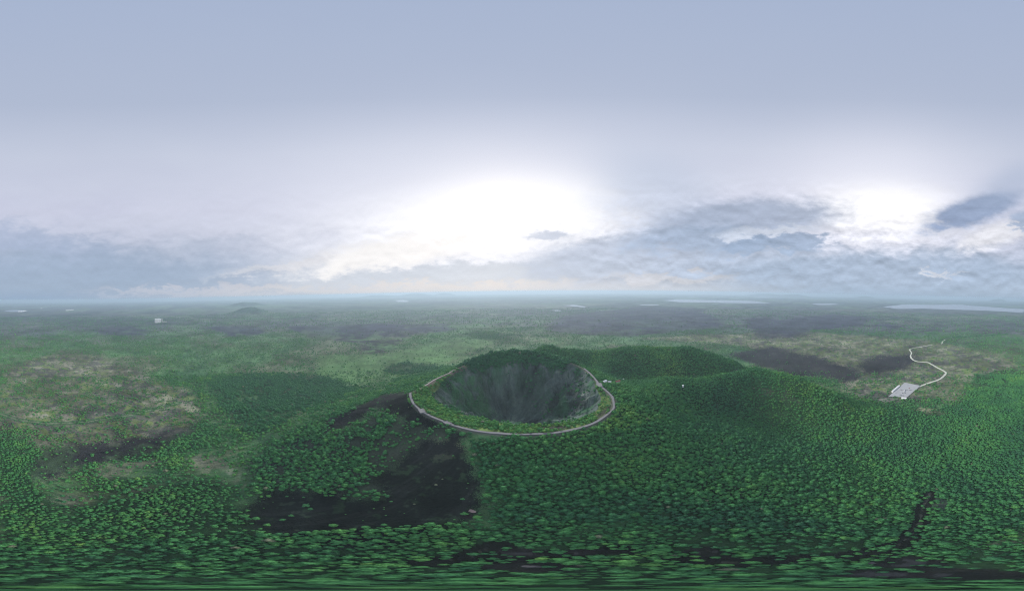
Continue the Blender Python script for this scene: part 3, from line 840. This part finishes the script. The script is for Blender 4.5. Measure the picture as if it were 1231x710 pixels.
# ------------------------------------------------------------------ buildings
def house(name, x, y, z, L, Wd, H, rz, wallm, roofm, label, cat, rh=2.0, nwin=3, group=None, flat=False, door=True):
    e = empty(name, (x, y, z), rz)
    bm = bmesh.new(); box(bm, -L / 2, L / 2, -Wd / 2, Wd / 2, -2.0, H); bm_obj('wall', bm, wallm, e)
    bm = bmesh.new()
    if flat: box(bm, -L / 2 - .3, L / 2 + .3, -Wd / 2 - .3, Wd / 2 + .3, H + .004, H + .5)
    else:
        # ridge along x : outline in y,z
        pts = [(-Wd / 2 - .5, H + .004), (Wd / 2 + .5, H + .004), (0, H + rh)]
        a = [bm.verts.new((-L / 2 - .4, p[0], p[1])) for p in pts]; b = [bm.verts.new((L / 2 + .4, p[0], p[1])) for p in pts]
        bm.faces.new(a[::-1]); bm.faces.new(b)
        for i_ in range(3): bm.faces.new((a[i_], a[(i_ + 1) % 3], b[(i_ + 1) % 3], b[i_]))
        bmesh.ops.recalc_face_normals(bm, faces=bm.faces)
    bm_obj('roof', bm, roofm, e)
    for s in (-1, 1):
        for k in range(nwin):
            xx = -L / 2 + L * (k + .5) / nwin
            if door and s == -1 and k == nwin // 2:
                bm = bmesh.new(); box(bm, xx - .6, xx + .6, -Wd / 2 - .06, -Wd / 2 + .02, 0, 2.1); bm_obj('door', bm, M['wood'], e); continue
            w_ = min(.9, L / nwin * .3)
            y0 = s * Wd / 2
            bm = bmesh.new(); box(bm, xx - w_, xx + w_, y0 - .05, y0 + .05, H * .35, H * .78); bm_obj('window', bm, M['glass'], e)
    tag(e, label, cat, group)
    return e
# rest house on the right rim
x, y = hit(727, 459.5); 
house('rest_house', x, y, h1(x, y), 9, 5, 3, R_(20), M['white'], M['paleroof'], 'pale roofed rest house among trees beside the right crater rim', 'building', 1.6, 3)
x, y = hit(733, 459.8)
house('kiosk', x, y, h1(x, y), 5, 4, 2.8, R_(-35), M['white'], M['paleroof'], 'small white kiosk between the rest house and the brown roofed pavilion', 'building', 1.2, 2)
x, y = hit(741, 459.5)
e = empty('pavilion', (x, y, h1(x, y)), R_(0))
bm = bmesh.new(); box(bm, -8, 8, -2.2, 2.2, -1.5, .3); bm_obj('floor', bm, M['stone_path'], e)
for i_ in range(5):
    for s in (-1, 1):
        bm = bmesh.new(); box(bm, -7.4 + i_ * 3.7 - .12, -7.4 + i_ * 3.7 + .12, s * 1.9 - .12, s * 1.9 + .12, .3, 3.0); bm_obj('post', bm, M['wood'], e)
bm = bmesh.new()
pts = [(-2.9, 2.9), (2.9, 2.9), (0, 4.3)]
a = [bm.verts.new((-8.6, p[0], p[1])) for p in pts]; b = [bm.verts.new((8.6, p[0], p[1])) for p in pts]
bm.faces.new(a[::-1]); bm.faces.new(b)
for i_ in range(3): bm.faces.new((a[i_], a[(i_ + 1) % 3], b[(i_ + 1) % 3], b[i_]))
bmesh.ops.recalc_face_normals(bm, faces=bm.faces)
bm_obj('roof', bm, M['redroof'], e)
tag(e, 'long open pavilion with red-brown roof right of the rest house', 'pavilion')
x, y = hit(749, 456.8)
house('hut', x, y, h1(x, y), 4, 3.4, 3.4, R_(10), M['white'], M['white'], 'tiny white hut at the right end of the red-brown roofed pavilion', 'hut', 1.0, 1, door=False)
x, y = hit(821, 466.5)
house('hut', x, y, h1(x, y) + 5.0, 2.8, 2.6, 2.4, R_(30), M['white'], M['white'], 'lone white hut deep in the forest right of the crater', 'hut', .8, 1, door=False)
def oriented(px0, py0, px1, py1):
    a = np.array(lotp(px0, py0)); b = np.array(lotp(px1, py1)); c = (a + b) / 2; d = b - a
    return c[0], c[1], float(np.hypot(*d)), math.atan2(d[1], d[0])
x, y, L, rz = oriented(1072.5, 471, 1081, 463.8)
house('market_hall', x, y, LZ - .6, L, 5.5, 3.4, rz, M['white'], M['white'], 'long narrow white market hall along the left side of the car park', 'building', 1.2, 10)
x, y, L, rz = oriented(1083.5, 479.0, 1089.5, 479.2)
house('ticket_office', x, y, LZ - .6, L, 8, 4.2, rz, M['white'], M['white'], 'white ticket office at the near end of the car park', 'building', 1.6, 4)
# white industrial building far left
x, y = hit(190, 387.6)
a_ = math.atan2(x, y)
e = house('grain_store', x, y, h1(x, y), 85, 45, 46, -a_, M['white'], M['paleroof'], 'tall pale storage building standing alone far out on the left plain', 'building', 6, 6, flat=False)
bm = bmesh.new(); box(bm, 50, 66, -14, 14, -2, 54); bm_obj('tower', bm, M['lot'], e)
bm = bmesh.new(); box(bm, 66, 120, -14, 14, -2, 14); bm_obj('annex', bm, M['lot'], e)
# far villages: each house a thing
vill = [(27, 374.4), (30, 374.0), (24, 374.8), (84, 372.9), (87, 372.6), (81, 373.3), (50, 370.8), (478, 362.2), (484, 362.5), (1126, 329 + 42), (12, 372.6)]
names = ['nearest pale house of the left shore hamlet', 'pale long house at the right end of the left shore hamlet', 'small pale house at the left end of the left shore hamlet',
         'pale house in the middle of the far hamlet left of the grain store', 'white house at the right end of the far hamlet on the left plain', 'low pale house at the left end of the far hamlet',
         'single pale farmhouse between the two far left hamlets']
for k, (px, py) in enumerate(vill[:7]):
    x, y = hit(px, py); a_ = math.atan2(x, y)
    house('house', x, y, h1(x, y), 70 + 12 * (k % 3), 18, 16, -a_ + .2 * (k % 3 - 1), M['white'], M['paleroof'], names[k], 'house', 7, 4, group='far houses on the plain')

# ------------------------------------------------------------------ vehicles in the car park
def wheel(e, x, y, r=.34, w=.24):
    bm = bmesh.new(); bmesh.ops.create_cone(bm, cap_ends=True, segments=16, radius1=r, radius2=r, depth=w)
    bmesh.ops.rotate(bm, verts=bm.verts, matrix=Matrix.Rotation(R_(90), 3, 'X'))
    bmesh.ops.translate(bm, verts=bm.verts, vec=(x, y, r)); o = bm_obj('wheel', bm, M['rubber'], e)
def car(x, y, z, rz, c, label):
    e = empty('parked_car', (x, y, z), rz)
    mt = car_paint('car_paint', c)
    bm = bmesh.new(); prism(bm, [(-2.2, .35), (2.2, .35), (2.2, .75), (1.3, .95), (-2.1, 1.0), (-2.25, .7)], -.88, .88)
    bmesh.ops.bevel(bm, geom=bm.edges[:], offset=.06, segments=2, affect='EDGES'); bm_obj('body', bm, mt, e)
    bm = bmesh.new(); prism(bm, [(-1.7, .98), (.95, .96), (.3, 1.4), (-1.2, 1.42)], -.74, .74); bm_obj('window', bm, M['glass'], e)
    bm = bmesh.new(); prism(bm, [(-1.25, 1.421), (.3, 1.405), (.2, 1.47), (-1.1, 1.49)], -.7, .7); bm_obj('roof', bm, mt, e)
    for sx in (-1.35, 1.35):
        for sy in (-.8, .8): wheel(e, sx, sy)
    for sy in (-.6, .6):
        bm = bmesh.new(); box(bm, 2.18, 2.24, sy - .18, sy + .18, .58, .72); bm_obj('headlight', bm, M['white'], e)
    tag(e, label, 'car')
def bus(x, y, z, rz, label):
    e = empty('coach', (x, y, z), rz); mt = car_paint('coach_paint', (.8, .8, .8))
    bm = bmesh.new(); box(bm, -5.5, 5.5, -1.25, 1.25, .4, 3.2, .18); bm_obj('body', bm, mt, e)
    for s in (-1, 1):
        bm = bmesh.new(); box(bm, -5, 5, s * 1.255 - .02, s * 1.255 + .02, 1.6, 2.6); bm_obj('window', bm, M['glass'], e)
    bm = bmesh.new(); box(bm, 5.48, 5.54, -1.1, 1.1, 1.3, 2.8); bm_obj('windscreen', bm, M['glass'], e)
    for sx in (-3.4, 3.5):
        for sy in (-1.1, 1.1): wheel(e, sx, sy, .5, .3)
    tag(e, label, 'coach')
_, _, _, axis_rz = oriented(1072.5, 471, 1081, 463.8)
bp_ = lotp(1086.8, 470.4); bus(bp_[0], bp_[1], LZ, axis_rz + .3, 'white coach parked in the middle of the car park')
carspec = [((1085, 472.5), (.03, .04, .05), 'black car just in front of the white coach'), ((1088, 472.2), (.05, .07, .12), 'dark blue car right of the black car below the white coach'),
           ((1083.5, 475.4), (.06, .06, .07), 'charcoal car left of the group near the ticket office'), ((1085.6, 475.4), (.02, .02, .02), 'black car between charcoal and silver cars near the ticket office'),
           ((1082, 474.6), (.25, .27, .3), 'grey car at the far left of the group near the ticket office'), ((1079, 470.5), (.5, .5, .52), 'silver car parked near the long market hall'),
           ((1091, 463.2), (.5, .52, .55), 'silver car alone at the far end of the car park'), ((1093, 466.5), (.3, .05, .04), 'dark red car on the right side of the car park'),
           ((1076.5, 472.5), (.6, .6, .6), 'white car parked beside the near end of the market hall')]
_cols = [((.6, .6, .62), 'white'), ((.03, .03, .035), 'black'), ((.28, .29, .31), 'grey')]
for k in range(9):
    carspec.append(((1081.5 + k * 1.75, 468.4 + .03 * k), _cols[k % 3][0], ['first', 'second', 'third', 'fourth', 'fifth', 'sixth', 'seventh', 'eighth', 'ninth'][k] + ' car from the left in the middle row of the car park, ' + _cols[k % 3][1]))
for (p, c, lb) in carspec:
    xx, yy = lotp(*p); car(xx, yy, LZ, axis_rz + R_(90) + random.uniform(-.08, .08), c, lb)

# ------------------------------------------------------------------ trees
def crown_mesh(seed, wide=1.0, tall=0.8, lobes=9, leaves=260):
    """crown of about 1 m radius, many lobes with ragged leaf clumps standing off them"""
    rs = np.random.default_rng(seed)
    bm = bmesh.new()
    cs = [(0, 0, 0.75 * tall, .62)]
    for k in range(lobes):
        a = k * 2.4 + rs.uniform(-.4, .4); rr = rs.uniform(.32, .68) * wide
        cs.append((rr * math.cos(a), rr * math.sin(a), (.45 + rs.uniform(-.15, .62) * (1.15 - rr)) * tall + .1, rs.uniform(.24, .44)))
    for (x, y, z, s) in cs:
        r_ = bmesh.ops.create_icosphere(bm, subdivisions=2, radius=1.0)
        ph = rs.uniform(0, 9, 3)
        for v in r_['verts']:
            p = v.co
            n = math.sin(p.x * 4.3 + ph[0]) * math.sin(p.y * 4.9 + ph[1]) * math.sin(p.z * 4.1 + ph[2]) + .5 * rs.uniform(-1, 1)
            k = s * (1 + .22 * n)
            v.co = Vector((x + p.x * k, y + p.y * k, z + p.z * k * .85))
    for k in range(leaves):
        x, y, z, s = cs[rs.integers(len(cs))]
        d = rs.normal(size=3); d[2] = abs(d[2]) * .9 - .15; d /= np.linalg.norm(d)
        c = Vector((x, y, z)) + Vector(d) * s * rs.uniform(.95, 1.22)
        t = Vector(rs.normal(size=3)).normalized(); u = t.cross(Vector(d)).normalized()
        w = (Vector(d) * .6 + t * .8).normalized()
        q_ = rs.uniform(.05, .11)
        vs = [bm.verts.new(c + u * q_ + w * q_ * .3), bm.verts.new(c + w * q_ * 1.2), bm.verts.new(c - u * q_), bm.verts.new(c - w * q_)]
        bm.faces.new(vs)
    me_ = bpy.data.meshes.new('crown'); bm.to_mesh(me_); bm.free(); me_.materials.append(M['leaf'])
    return me_
def trunk_mesh(seed):
    rs = np.random.default_rng(seed + 50); bm = bmesh.new()
    def tube(p0, p1, r0, r1, seg=7):
        p0, p1 = Vector(p0), Vector(p1); d = (p1 - p0).normalized(); u = d.orthogonal().normalized(); v = d.cross(u)
        a = [bm.verts.new(p0 + (u * math.cos(t) + v * math.sin(t)) * r0) for t in [2 * math.pi * k / seg for k in range(seg)]]
        b = [bm.verts.new(p1 + (u * math.cos(t) + v * math.sin(t)) * r1) for t in [2 * math.pi * k / seg for k in range(seg)]]
        for k in range(seg): bm.faces.new((a[k], a[(k + 1) % seg], b[(k + 1) % seg], b[k]))
    tube((0, 0, -.35), (.02, .01, .35), .06, .045); tube((.02, .01, .35), (0, 0, .9), .045, .02)
    for k in range(5):
        a = k * 1.3 + rs.uniform(0, .5); z = .1 + .1 * k
        tube((0, 0, z), (.5 * math.cos(a), .5 * math.sin(a), z + .35), .03, .01)
    me_ = bpy.data.meshes.new('trunk'); bm.to_mesh(me_); bm.free(); me_.materials.append(M['bark'])
    return me_
NVAR = 7
crowns = [crown_mesh(s, w_, t_, l_, n_) for s, w_, t_, l_, n_ in [(1, 1.0, .85, 9, 300), (2, 1.1, .7, 10, 320), (3, .9, 1.0, 8, 300), (4, 1.05, .8, 12, 340), (5, .85, .9, 7, 260), (6, 1.15, .6, 11, 320), (7, 1, .75, 8, 300)]]
trunks = [trunk_mesh(s) for s in range(NVAR)]

# where trees stand -------------------------------------------------
def jitter_grid(x0, x1, y0, y1, step):
    xs = np.arange(x0, x1, step); ys = np.arange(y0, y1, step)
    X_, Y_ = np.meshgrid(xs, ys); X_ = X_ + (np.arange(len(ys)) % 2)[:, None] * step * .5
    return (X_ + rng.uniform(-.42, .42, X_.shape) * step).ravel(), (Y_ + rng.uniform(-.42, .42, X_.shape) * step).ravel()
lx, ly = [], []
def tree_density(x, y):
    """returns density 0..1, mean radius, tint"""
    m, d = covers(x, y); z = height(x, y)
    r, th, R, w = crater_coords(x, y)
    f2 = fbm(x, y, 120, 4, 301); f3 = fbm(x, y, 28, 4, 311); f4 = fbm(x, y, 240, 3, 321)
    dens = np.full(x.size, .20) + .45 * sst(f2, .42, .62) + .25 * sst(f3, .5, .65)
    rad = np.full(x.size, 1.8); tint = np.full(x.size, .60) + .8 * (f3 - .5)
    heath = m['heath_left'] | m['heath_right']
    dens = np.where(heath, .10 + .28 * sst(f3, .52, .62), dens); rad = np.where(heath, 1.5, rad); tint = np.where(heath, .55 + .7 * (f3 - .5), tint)
    dens = np.where(m['meadow'], .10, dens)
    lav = np.zeros(x.size, bool)
    for k in A_:
        if k.startswith('lava'): lav |= m[k]
    dens = np.where(lav, .03, dens)
    wood = np.zeros(x.size, bool)
    for k in ('forest_right', 'forest_left', 'forest_west', 'copse', 'copse2', 'copse3', 'copse4'): wood |= m[k]
    hillwood = (z > 22) & (r > R + 6) & (x > 40)
    wood |= hillwood
    wood |= d < 78
    dens = np.where(wood, .94, dens); rad = np.where(wood, 1.8, rad)
    tint = np.where(wood, .48 + 1.2 * (f4 - .5) + .6 * (f3 - .5) + .5 * (f2 - .5), tint)
    tint = np.where(m['copse'] | m['copse2'], .24 + .4 * (f3 - .5), tint)
    tint = np.where(m['forest_west'] | m['forest_left'], .55 + .8 * (f3 - .5), tint)
    dens = np.where(m['forest_west'] | m['forest_left'], .50 + .4 * sst(f3, .38, .55), dens)
    rad = np.where(m['copse'] | m['copse2'] | m['copse3'], 2.1, rad)
    cop = m['copse'] | m['copse2'] | m['copse3'] | m['copse4']
    dens = np.where(cop, .12 + .8 * sst(.5 * f2 + .5 * f3, .36, .52), dens)
    rad = np.where(m['forest_west'] | m['forest_left'], 1.45, rad)
    tint = np.where(wood & (x > 60) & (y > 180), tint + .22, tint)
    # bright trees on the knoll below the near rim and low right
    near = wood & (x > -40) & (x < 60) & (y > 60) & (y < 150)
    tint = np.where(near, tint + .12, tint)
    out_gd = np.minimum(np.minimum(trackdist(x, y, GULLY), trackdist(x, y, GULLY2)), trackdist(x, y, GULLY3)) + 7 * (f3 - .5)
    dens = np.where(m['flank'], .55, dens); rad = np.where(m['flank'], 2.1, rad); tint = np.where(m['flank'], .45 + .7 * (f3 - .5), tint)
    dens = np.where(m['conepatch'], .80 * sst(f3, .30, .42) + .06, dens); rad = np.where(m['conepatch'], 1.85, rad); tint = np.where(m['conepatch'], .48 + .6 * (f3 - .5), tint)
    # thin grey part of the cone patch
    gx_, gy_ = hit(485, 540)
    thin = m['conepatch'] & (np.hypot(x - gx_, y - gy_) < 38)
    dens = np.where(thin, .30, dens); rad = np.where(thin, 1.5, rad)
    sc = m['scree_main'] | m['scree_top']
    dens = np.where(sc, .012 + .10 * sst(f3, .62, .70), dens); rad = np.where(sc, .65, rad)
    top = m['scree_top']; dens = np.where(top, .06 * sst(f3, .5, .55), dens)
    # nadir thinner, with gaps
    nad = d < 85
    dens = np.where(nad, .40 * sst(f3, .30, .42) + .52, dens); tint = np.where(nad, .48 + .9 * (f3 - .5) * 1.0, tint); rad = np.where(nad, 1.65, rad); tint = np.where(d < 30, tint * .75, tint)
    tint = np.where((d < 180) & wood, tint + .05, tint)
    for bx, by, br in BARES: dens = np.where(np.hypot(x - bx, y - by) + 9 * (f3 - .5) < br * .85, 0.12, dens)
    dens = np.where(out_gd < 5.0, np.where(d < 110, .30, .10), dens)
    dens = np.where(m['bare_right'], dens * .75, dens); dens = np.where(m['smooth_dell'], .9, dens); rad = np.where(m['smooth_dell'] | m['grey_dell'], 1.4, rad)
    dens = np.where(m['grey_dell'], .12, dens)
    dens = np.where(m['sand_right'], .1, dens)
    for k in ('pale_left', 'pale_left2', 'pale_mid'): dens = np.where(m[k], .10, dens); 
    # crater
    ins = r < R - 3
    Rl = R - w
    u = np.clip((r - 34) / (Rl - 34), 0, 1)
    bench = ins & (r > Rl)
    dens = np.where(bench, .72 * sst(f3, .30, .45) + .1, dens); rad = np.where(bench, 1.5, rad); tint = np.where(bench, .80 + .5 * (f3 - .5), tint)
    wall = ins & (r <= Rl)
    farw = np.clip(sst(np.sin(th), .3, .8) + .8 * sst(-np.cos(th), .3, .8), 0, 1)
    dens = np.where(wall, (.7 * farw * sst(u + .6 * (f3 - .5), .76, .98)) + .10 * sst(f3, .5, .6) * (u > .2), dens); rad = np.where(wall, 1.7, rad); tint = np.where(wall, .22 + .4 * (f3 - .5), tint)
    for k in ('scree_nook', 'scree_right'): dens = np.where(m[k], .02, dens)
    rimz = (np.abs(r - R) < 3.6)
    dens = np.where(rimz & (y < CY + 70), 0.0, dens)
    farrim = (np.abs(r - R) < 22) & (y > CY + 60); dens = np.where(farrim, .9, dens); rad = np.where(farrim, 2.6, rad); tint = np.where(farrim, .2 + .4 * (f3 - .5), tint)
    # keep clear of road and car park, buildings
    dens = np.where(trackdist(x, y, ROAD) < 7, 0, dens); dens = np.where(trackdist(x, y, ROAD2) < 7, 0, dens)
    Ax = np.degrees(np.arctan2(x, y)); Lx = 40 * np.log(d)
    lotpoly = np.array([(math.degrees(math.atan2(p[0], p[1])), 40 * math.log(math.hypot(*p))) for p in LOT])
    cc = lotpoly.mean(0); lotpoly = cc + (lotpoly - cc) * 1.03
    dens = np.where(inside(lotpoly, Ax, Lx), 0, dens)
    for (px, py, rr) in [(727, 459.5, 9), (733, 459.8, 6), (741, 459.5, 11), (749, 456.8, 5), (821, 466.5, 2.5), (1077, 467, 9), (1086.5, 479, 10), (1082, 465, 7), (1073.5, 470.5, 7)]:
        bx, by = hit(px, py); dens = np.where(np.hypot(x - bx, y - by) < rr, 0, dens)
    return dens, rad, np.clip(tint, 0.0, .94), d, z, wood
PTS = []
def plant(x, y, keep=1.0):
    dn, rad, tint, d, z, wood = tree_density(x, y)
    ok = rng.random(x.size) < dn * keep
    x, y, rad, tint, d, z, wood = [v[ok] for v in (x, y, rad, tint, d, z, wood)]
    rad = rad * rng.lognormal(0, .34, x.size).clip(.45, 2.1)
    tint = np.clip(tint + rng.normal(0, .10, x.size), 0.0, .95)
    tint = np.where(rng.random(x.size) < .003, 1.0, tint)      # a few bare or flowering crowns
    PTS.append(np.stack((x, y, z, rad, tint, d, wood.astype(float)), 1))
# dense ring out to 700 m, grid 4.3 m; coarser further away
x, y = jitter_grid(-760, 760, -760, 760, 2.85); s = np.hypot(x, y) < 760; plant(x[s], y[s])
x, y = jitter_grid(-760, 760, -760, 760, 3.2); d_ = np.hypot(x, y); r_, th_, R__, w__ = crater_coords(x, y)
s = (r_ < R__ - 2); plant(x[s], y[s], .9)           # shrubs inside the crater
x, y = jitter_grid(-1700, 1700, -1700, 1700, 6.5); d_ = np.hypot(x, y); s = (d_ >= 760) & (d_ < 1700); plant(x[s], y[s], .8)
x, y = jitter_grid(-3600, 3600, -3600, 3600, 19); d_ = np.hypot(x, y); s = (d_ >= 1700) & (d_ < 3600); plant(x[s], y[s], .7)
for line in ([(196, 383), (235, 382), (275, 382.5)], [(1146, 406), (1175, 404), (1212, 401.5)], [(60, 380), (85, 379.5), (110, 378.5)]):
    L_ = [np.array(hit(*p)) for p in line]
    for a, b in zip(L_[:-1], L_[1:]):
        nn = int(np.hypot(*(b - a)) / 9); tt = rng.random(nn * 2)[:, None]
        q_ = a + (b - a) * tt + rng.normal(0, 7, (nn * 2, 2))
        PTS.append(np.stack((q_[:, 0], q_[:, 1], height(q_[:, 0], q_[:, 1]), rng.uniform(3, 5, nn * 2), rng.uniform(0, .2, nn * 2), np.full(nn * 2, 1000.0), np.zeros(nn * 2)), 1))
P_ = np.concatenate(PTS)
P_[:, 3] *= np.where(P_[:, 5] > 1700, 2.0, np.where(P_[:, 5] > 760, 1.15, 1.0))
# the individuals: the ones nearest to the camera, plus the lone trees on the scree
dist3 = np.hypot(P_[:, 5], CAM_Z - P_[:, 2])
show = P_[:, 3] / dist3 / np.maximum(P_[:, 5] / dist3, .05)      # apparent size: an all-round view stretches what stands below it
order = np.argsort(-np.where(P_[:, 5] < 260, show, 0))
lone_px = [(401, 632, 2.6, .72), (440, 634, 2.4, .6), (462, 631, 2.0, .5), (483, 637, 3.0, .4), (424, 645, 2.5, .45), (456, 645, 2.0, .3), (345, 597, 1.6, .5), (368, 608, 2.8, .35), (373, 612, 2.0, .3),
           (392, 596, 1.8, .6), (398, 596, 1.6, .75), (365, 598, 1.5, .5), (323, 596, 1.6, .4), (466, 597, 2.0, .3), (470, 603, 1.3, .6), (524, 583, 1.6, 1.0), (532, 576, 1.0, 1.0), (556, 600, 1.6, .4),
           (558, 618, 2.2, .6), (574, 622, 2.6, .75), (498, 606, .9, 1.0), (558, 540, .9, .4), (340, 625, 2.0, .4), (350, 620, 1.8, .45), (478, 498, 2.2, .85), (470, 488, 1.4, .6)]
sel = order[:300 - len(lone_px)]
INDIV = P_[sel]
REST = np.delete(P_, sel, 0)
print('trees total', len(P_), 'individual reach', INDIV[:, 5].max())
first = {}
def put_tree(x, y, z, rad, tint, var, label, group):
    if var not in first:
        e = empty('broadleaf_tree', (x, y, z))
        t = bpy.data.objects.new('trunk', trunks[var]); col.objects.link(t); t.parent = e
        c = bpy.data.objects.new('crown', crowns[var]); col.objects.link(c); c.parent = e
        first[var] = (e, t, c)
    else:
        s_, t0, c0 = first[var]
        e = s_.copy(); col.objects.link(e)
        t = t0.copy(); col.objects.link(t); t.parent = e
        c = c0.copy(); col.objects.link(c); c.parent = e
    e.location = (x, y, z + rad * .3); e.rotation_euler = (0, 0, random.uniform(0, 6.28)); e.scale = (rad, rad, rad * random.uniform(.85, 1.25))
    c['tint'] = float(tint); e['tint'] = float(tint)
    tag(e, label, 'tree', group)
    return e
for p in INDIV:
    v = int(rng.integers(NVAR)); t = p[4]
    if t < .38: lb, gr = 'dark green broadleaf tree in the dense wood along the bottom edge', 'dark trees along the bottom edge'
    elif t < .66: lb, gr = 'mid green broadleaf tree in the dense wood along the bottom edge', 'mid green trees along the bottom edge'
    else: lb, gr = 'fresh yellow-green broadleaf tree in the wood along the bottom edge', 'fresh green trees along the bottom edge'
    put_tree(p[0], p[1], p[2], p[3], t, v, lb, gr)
for (px, py, rad, t) in lone_px:
    x, y = hit(px, py)
    if t == 1.0: lb, gr = 'small dry pale shrub alone on the black scree slope', 'dry shrubs on the black scree'
    elif t > .55: lb, gr = 'lone bright green tree growing on the black scree', 'bright lone trees on the black scree'
    else: lb, gr = 'lone dull green tree growing on the black scree', 'dull lone trees on the black scree'
    put_tree(x, y, h1(x, y), rad, t, int(rng.integers(NVAR)), lb, gr)

# the rest of the woods and scrub: one object
def wood_object(name, P, label):
    me_ = bpy.data.meshes.new(name); n = len(P)
    me_.vertices.add(n)
    co = P[:, :3].copy(); co[:, 2] += P[:, 3] * (.15 + rng.uniform(-.35, .55, n))
    me_.vertices.foreach_set('co', co.ravel().astype(np.float32))
    for nm, ty, arr in (('rad', 'FLOAT', P[:, 3]), ('tint', 'FLOAT', P[:, 4]), ('spin', 'FLOAT', rng.uniform(0, 6.28, n)), ('tall', 'FLOAT', rng.uniform(1.0, 1.7, n)), ('kindno', 'INT', rng.integers(0, NVAR, n))):
        a = me_.attributes.new(nm, ty, 'POINT'); a.data.foreach_set('value', arr.astype(np.float32 if ty == 'FLOAT' else np.int32))
    me_.update()
    me_.materials.append(M['leaf'])
    o = bpy.data.objects.new(name, me_); col.objects.link(o)
    ng = bpy.data.node_groups.new(name, 'GeometryNodeTree')
    ng.interface.new_socket('Geometry', in_out='INPUT', socket_type='NodeSocketGeometry'); ng.interface.new_socket('Geometry', in_out='OUTPUT', socket_type='NodeSocketGeometry')
    N = ng.nodes; Lk = ng.links
    gi = N.new('NodeGroupInput'); go = N.new('NodeGroupOutput'); jn = N.new('GeometryNodeJoinGeometry')
    def named(nm, ty):
        a = N.new('GeometryNodeInputNamedAttribute'); a.data_type = ty; a.inputs[0].default_value = nm; return a.outputs['Attribute']
    rad, spin, tall, kn = named('rad', 'FLOAT'), named('spin', 'FLOAT'), named('tall', 'FLOAT'), named('kindno', 'INT')
    cr = N.new('ShaderNodeCombineXYZ'); Lk.new(spin, cr.inputs[2])
    mu = N.new('ShaderNodeMath'); mu.operation = 'MULTIPLY'; Lk.new(rad, mu.inputs[0]); Lk.new(tall, mu.inputs[1])
    cs = N.new('ShaderNodeCombineXYZ'); Lk.new(rad, cs.inputs[0]); Lk.new(rad, cs.inputs[1]); Lk.new(mu.outputs[0], cs.inputs[2])
    for v in range(NVAR):
        oi = N.new('GeometryNodeObjectInfo'); oi.transform_space = 'ORIGINAL'; oi.inputs['Object'].default_value = first[v][2]; oi.inputs['As Instance'].default_value = False
        cm = N.new('FunctionNodeCompare'); cm.data_type = 'INT'; cm.operation = 'EQUAL'
        Lk.new(kn, [s_ for s_ in cm.inputs if s_.type == 'INT' and s_.name == 'A'][0]); [s_ for s_ in cm.inputs if s_.type == 'INT' and s_.name == 'B'][0].default_value = v
        ip = N.new('GeometryNodeInstanceOnPoints'); Lk.new(gi.outputs[0], ip.inputs['Points']); Lk.new(cm.outputs[0], ip.inputs['Selection'])
        Lk.new(oi.outputs['Geometry'], ip.inputs['Instance']); Lk.new(cr.outputs[0], ip.inputs['Rotation']); Lk.new(cs.outputs[0], ip.inputs['Scale'])
        Lk.new(ip.outputs[0], jn.inputs[0])
    Lk.new(jn.outputs[0], go.inputs[0])
    md = o.modifiers.new('scatter', 'NODES'); md.node_group = ng
    return tag(o, label, 'trees', None, 'stuff')
isw = REST[:, 6] > .5
wood_object('woodland', REST[isw], 'dense green forest covering the hills round the crater')
wood_object('scrub', REST[~isw], 'low shrubs and small trees scattered over plain, cone and crater')

# ------------------------------------------------------------------ rocks
def rock(px, py, s, mat, label, seed, name='rock_outcrop'):
    rs = np.random.default_rng(seed); bm = bmesh.new()
    for k in range(5):
        r_ = bmesh.ops.create_icosphere(bm, subdivisions=3, radius=1.0); ox, oy = rs.uniform(-.7, .7, 2); ss = rs.uniform(.4, .9); ph = rs.uniform(0, 9, 3)
        for v in r_['verts']:
            p = v.co; n = math.sin(p.x * 5 + ph[0]) * math.sin(p.y * 6 + ph[1]) + .6 * math.sin(p.z * 7 + ph[2]) + rs.uniform(-.3, .3)
            v.co = Vector((ox + p.x * ss * (1 + .2 * n), oy + p.y * ss * (1 + .2 * n), p.z * ss * .5 * (1 + .25 * n)))
    for v in bm.verts: v.co *= s
    x, y = hit(px, py); o = bm_obj(name, bm, mat, None, False, (x, y, h1(x, y) + s * .05)); tag(o, label, 'rock'); return o
rock(568, 614, 1.9, M['pinkrock'], 'pinkish rock at the right corner of the black scree', 1)
rock(640, 680, 1.8, M['rock'], 'grey rock outcrop in the bare gully at bottom centre', 2)
rock(1040, 676, 1.8, M['rock'], 'grey rock at the dark clearing at bottom right', 3)

# ------------------------------------------------------------------ haze
bm = bmesh.new(); box(bm, -23500, 23500, -23500, 23500, -30, 352)
hm = bpy.data.materials.new('haze'); hm.use_nodes = True
t = hm.node_tree
for n in list(t.nodes): t.nodes.remove(n)
pv = t.nodes.new('ShaderNodeVolumePrincipled'); pv.inputs['Color'].default_value = (0.71, 0.87, 1.0, 1); pv.inputs['Density'].default_value = HAZE_DENSITY; pv.inputs['Anisotropy'].default_value = 0.2
om = t.nodes.new('ShaderNodeOutputMaterial'); t.links.new(pv.outputs[0], om.inputs['Volume'])
hz_o = bm_obj('haze', bm, hm); tag(hz_o, 'pale blue haze over the plain', None, None, 'stuff')
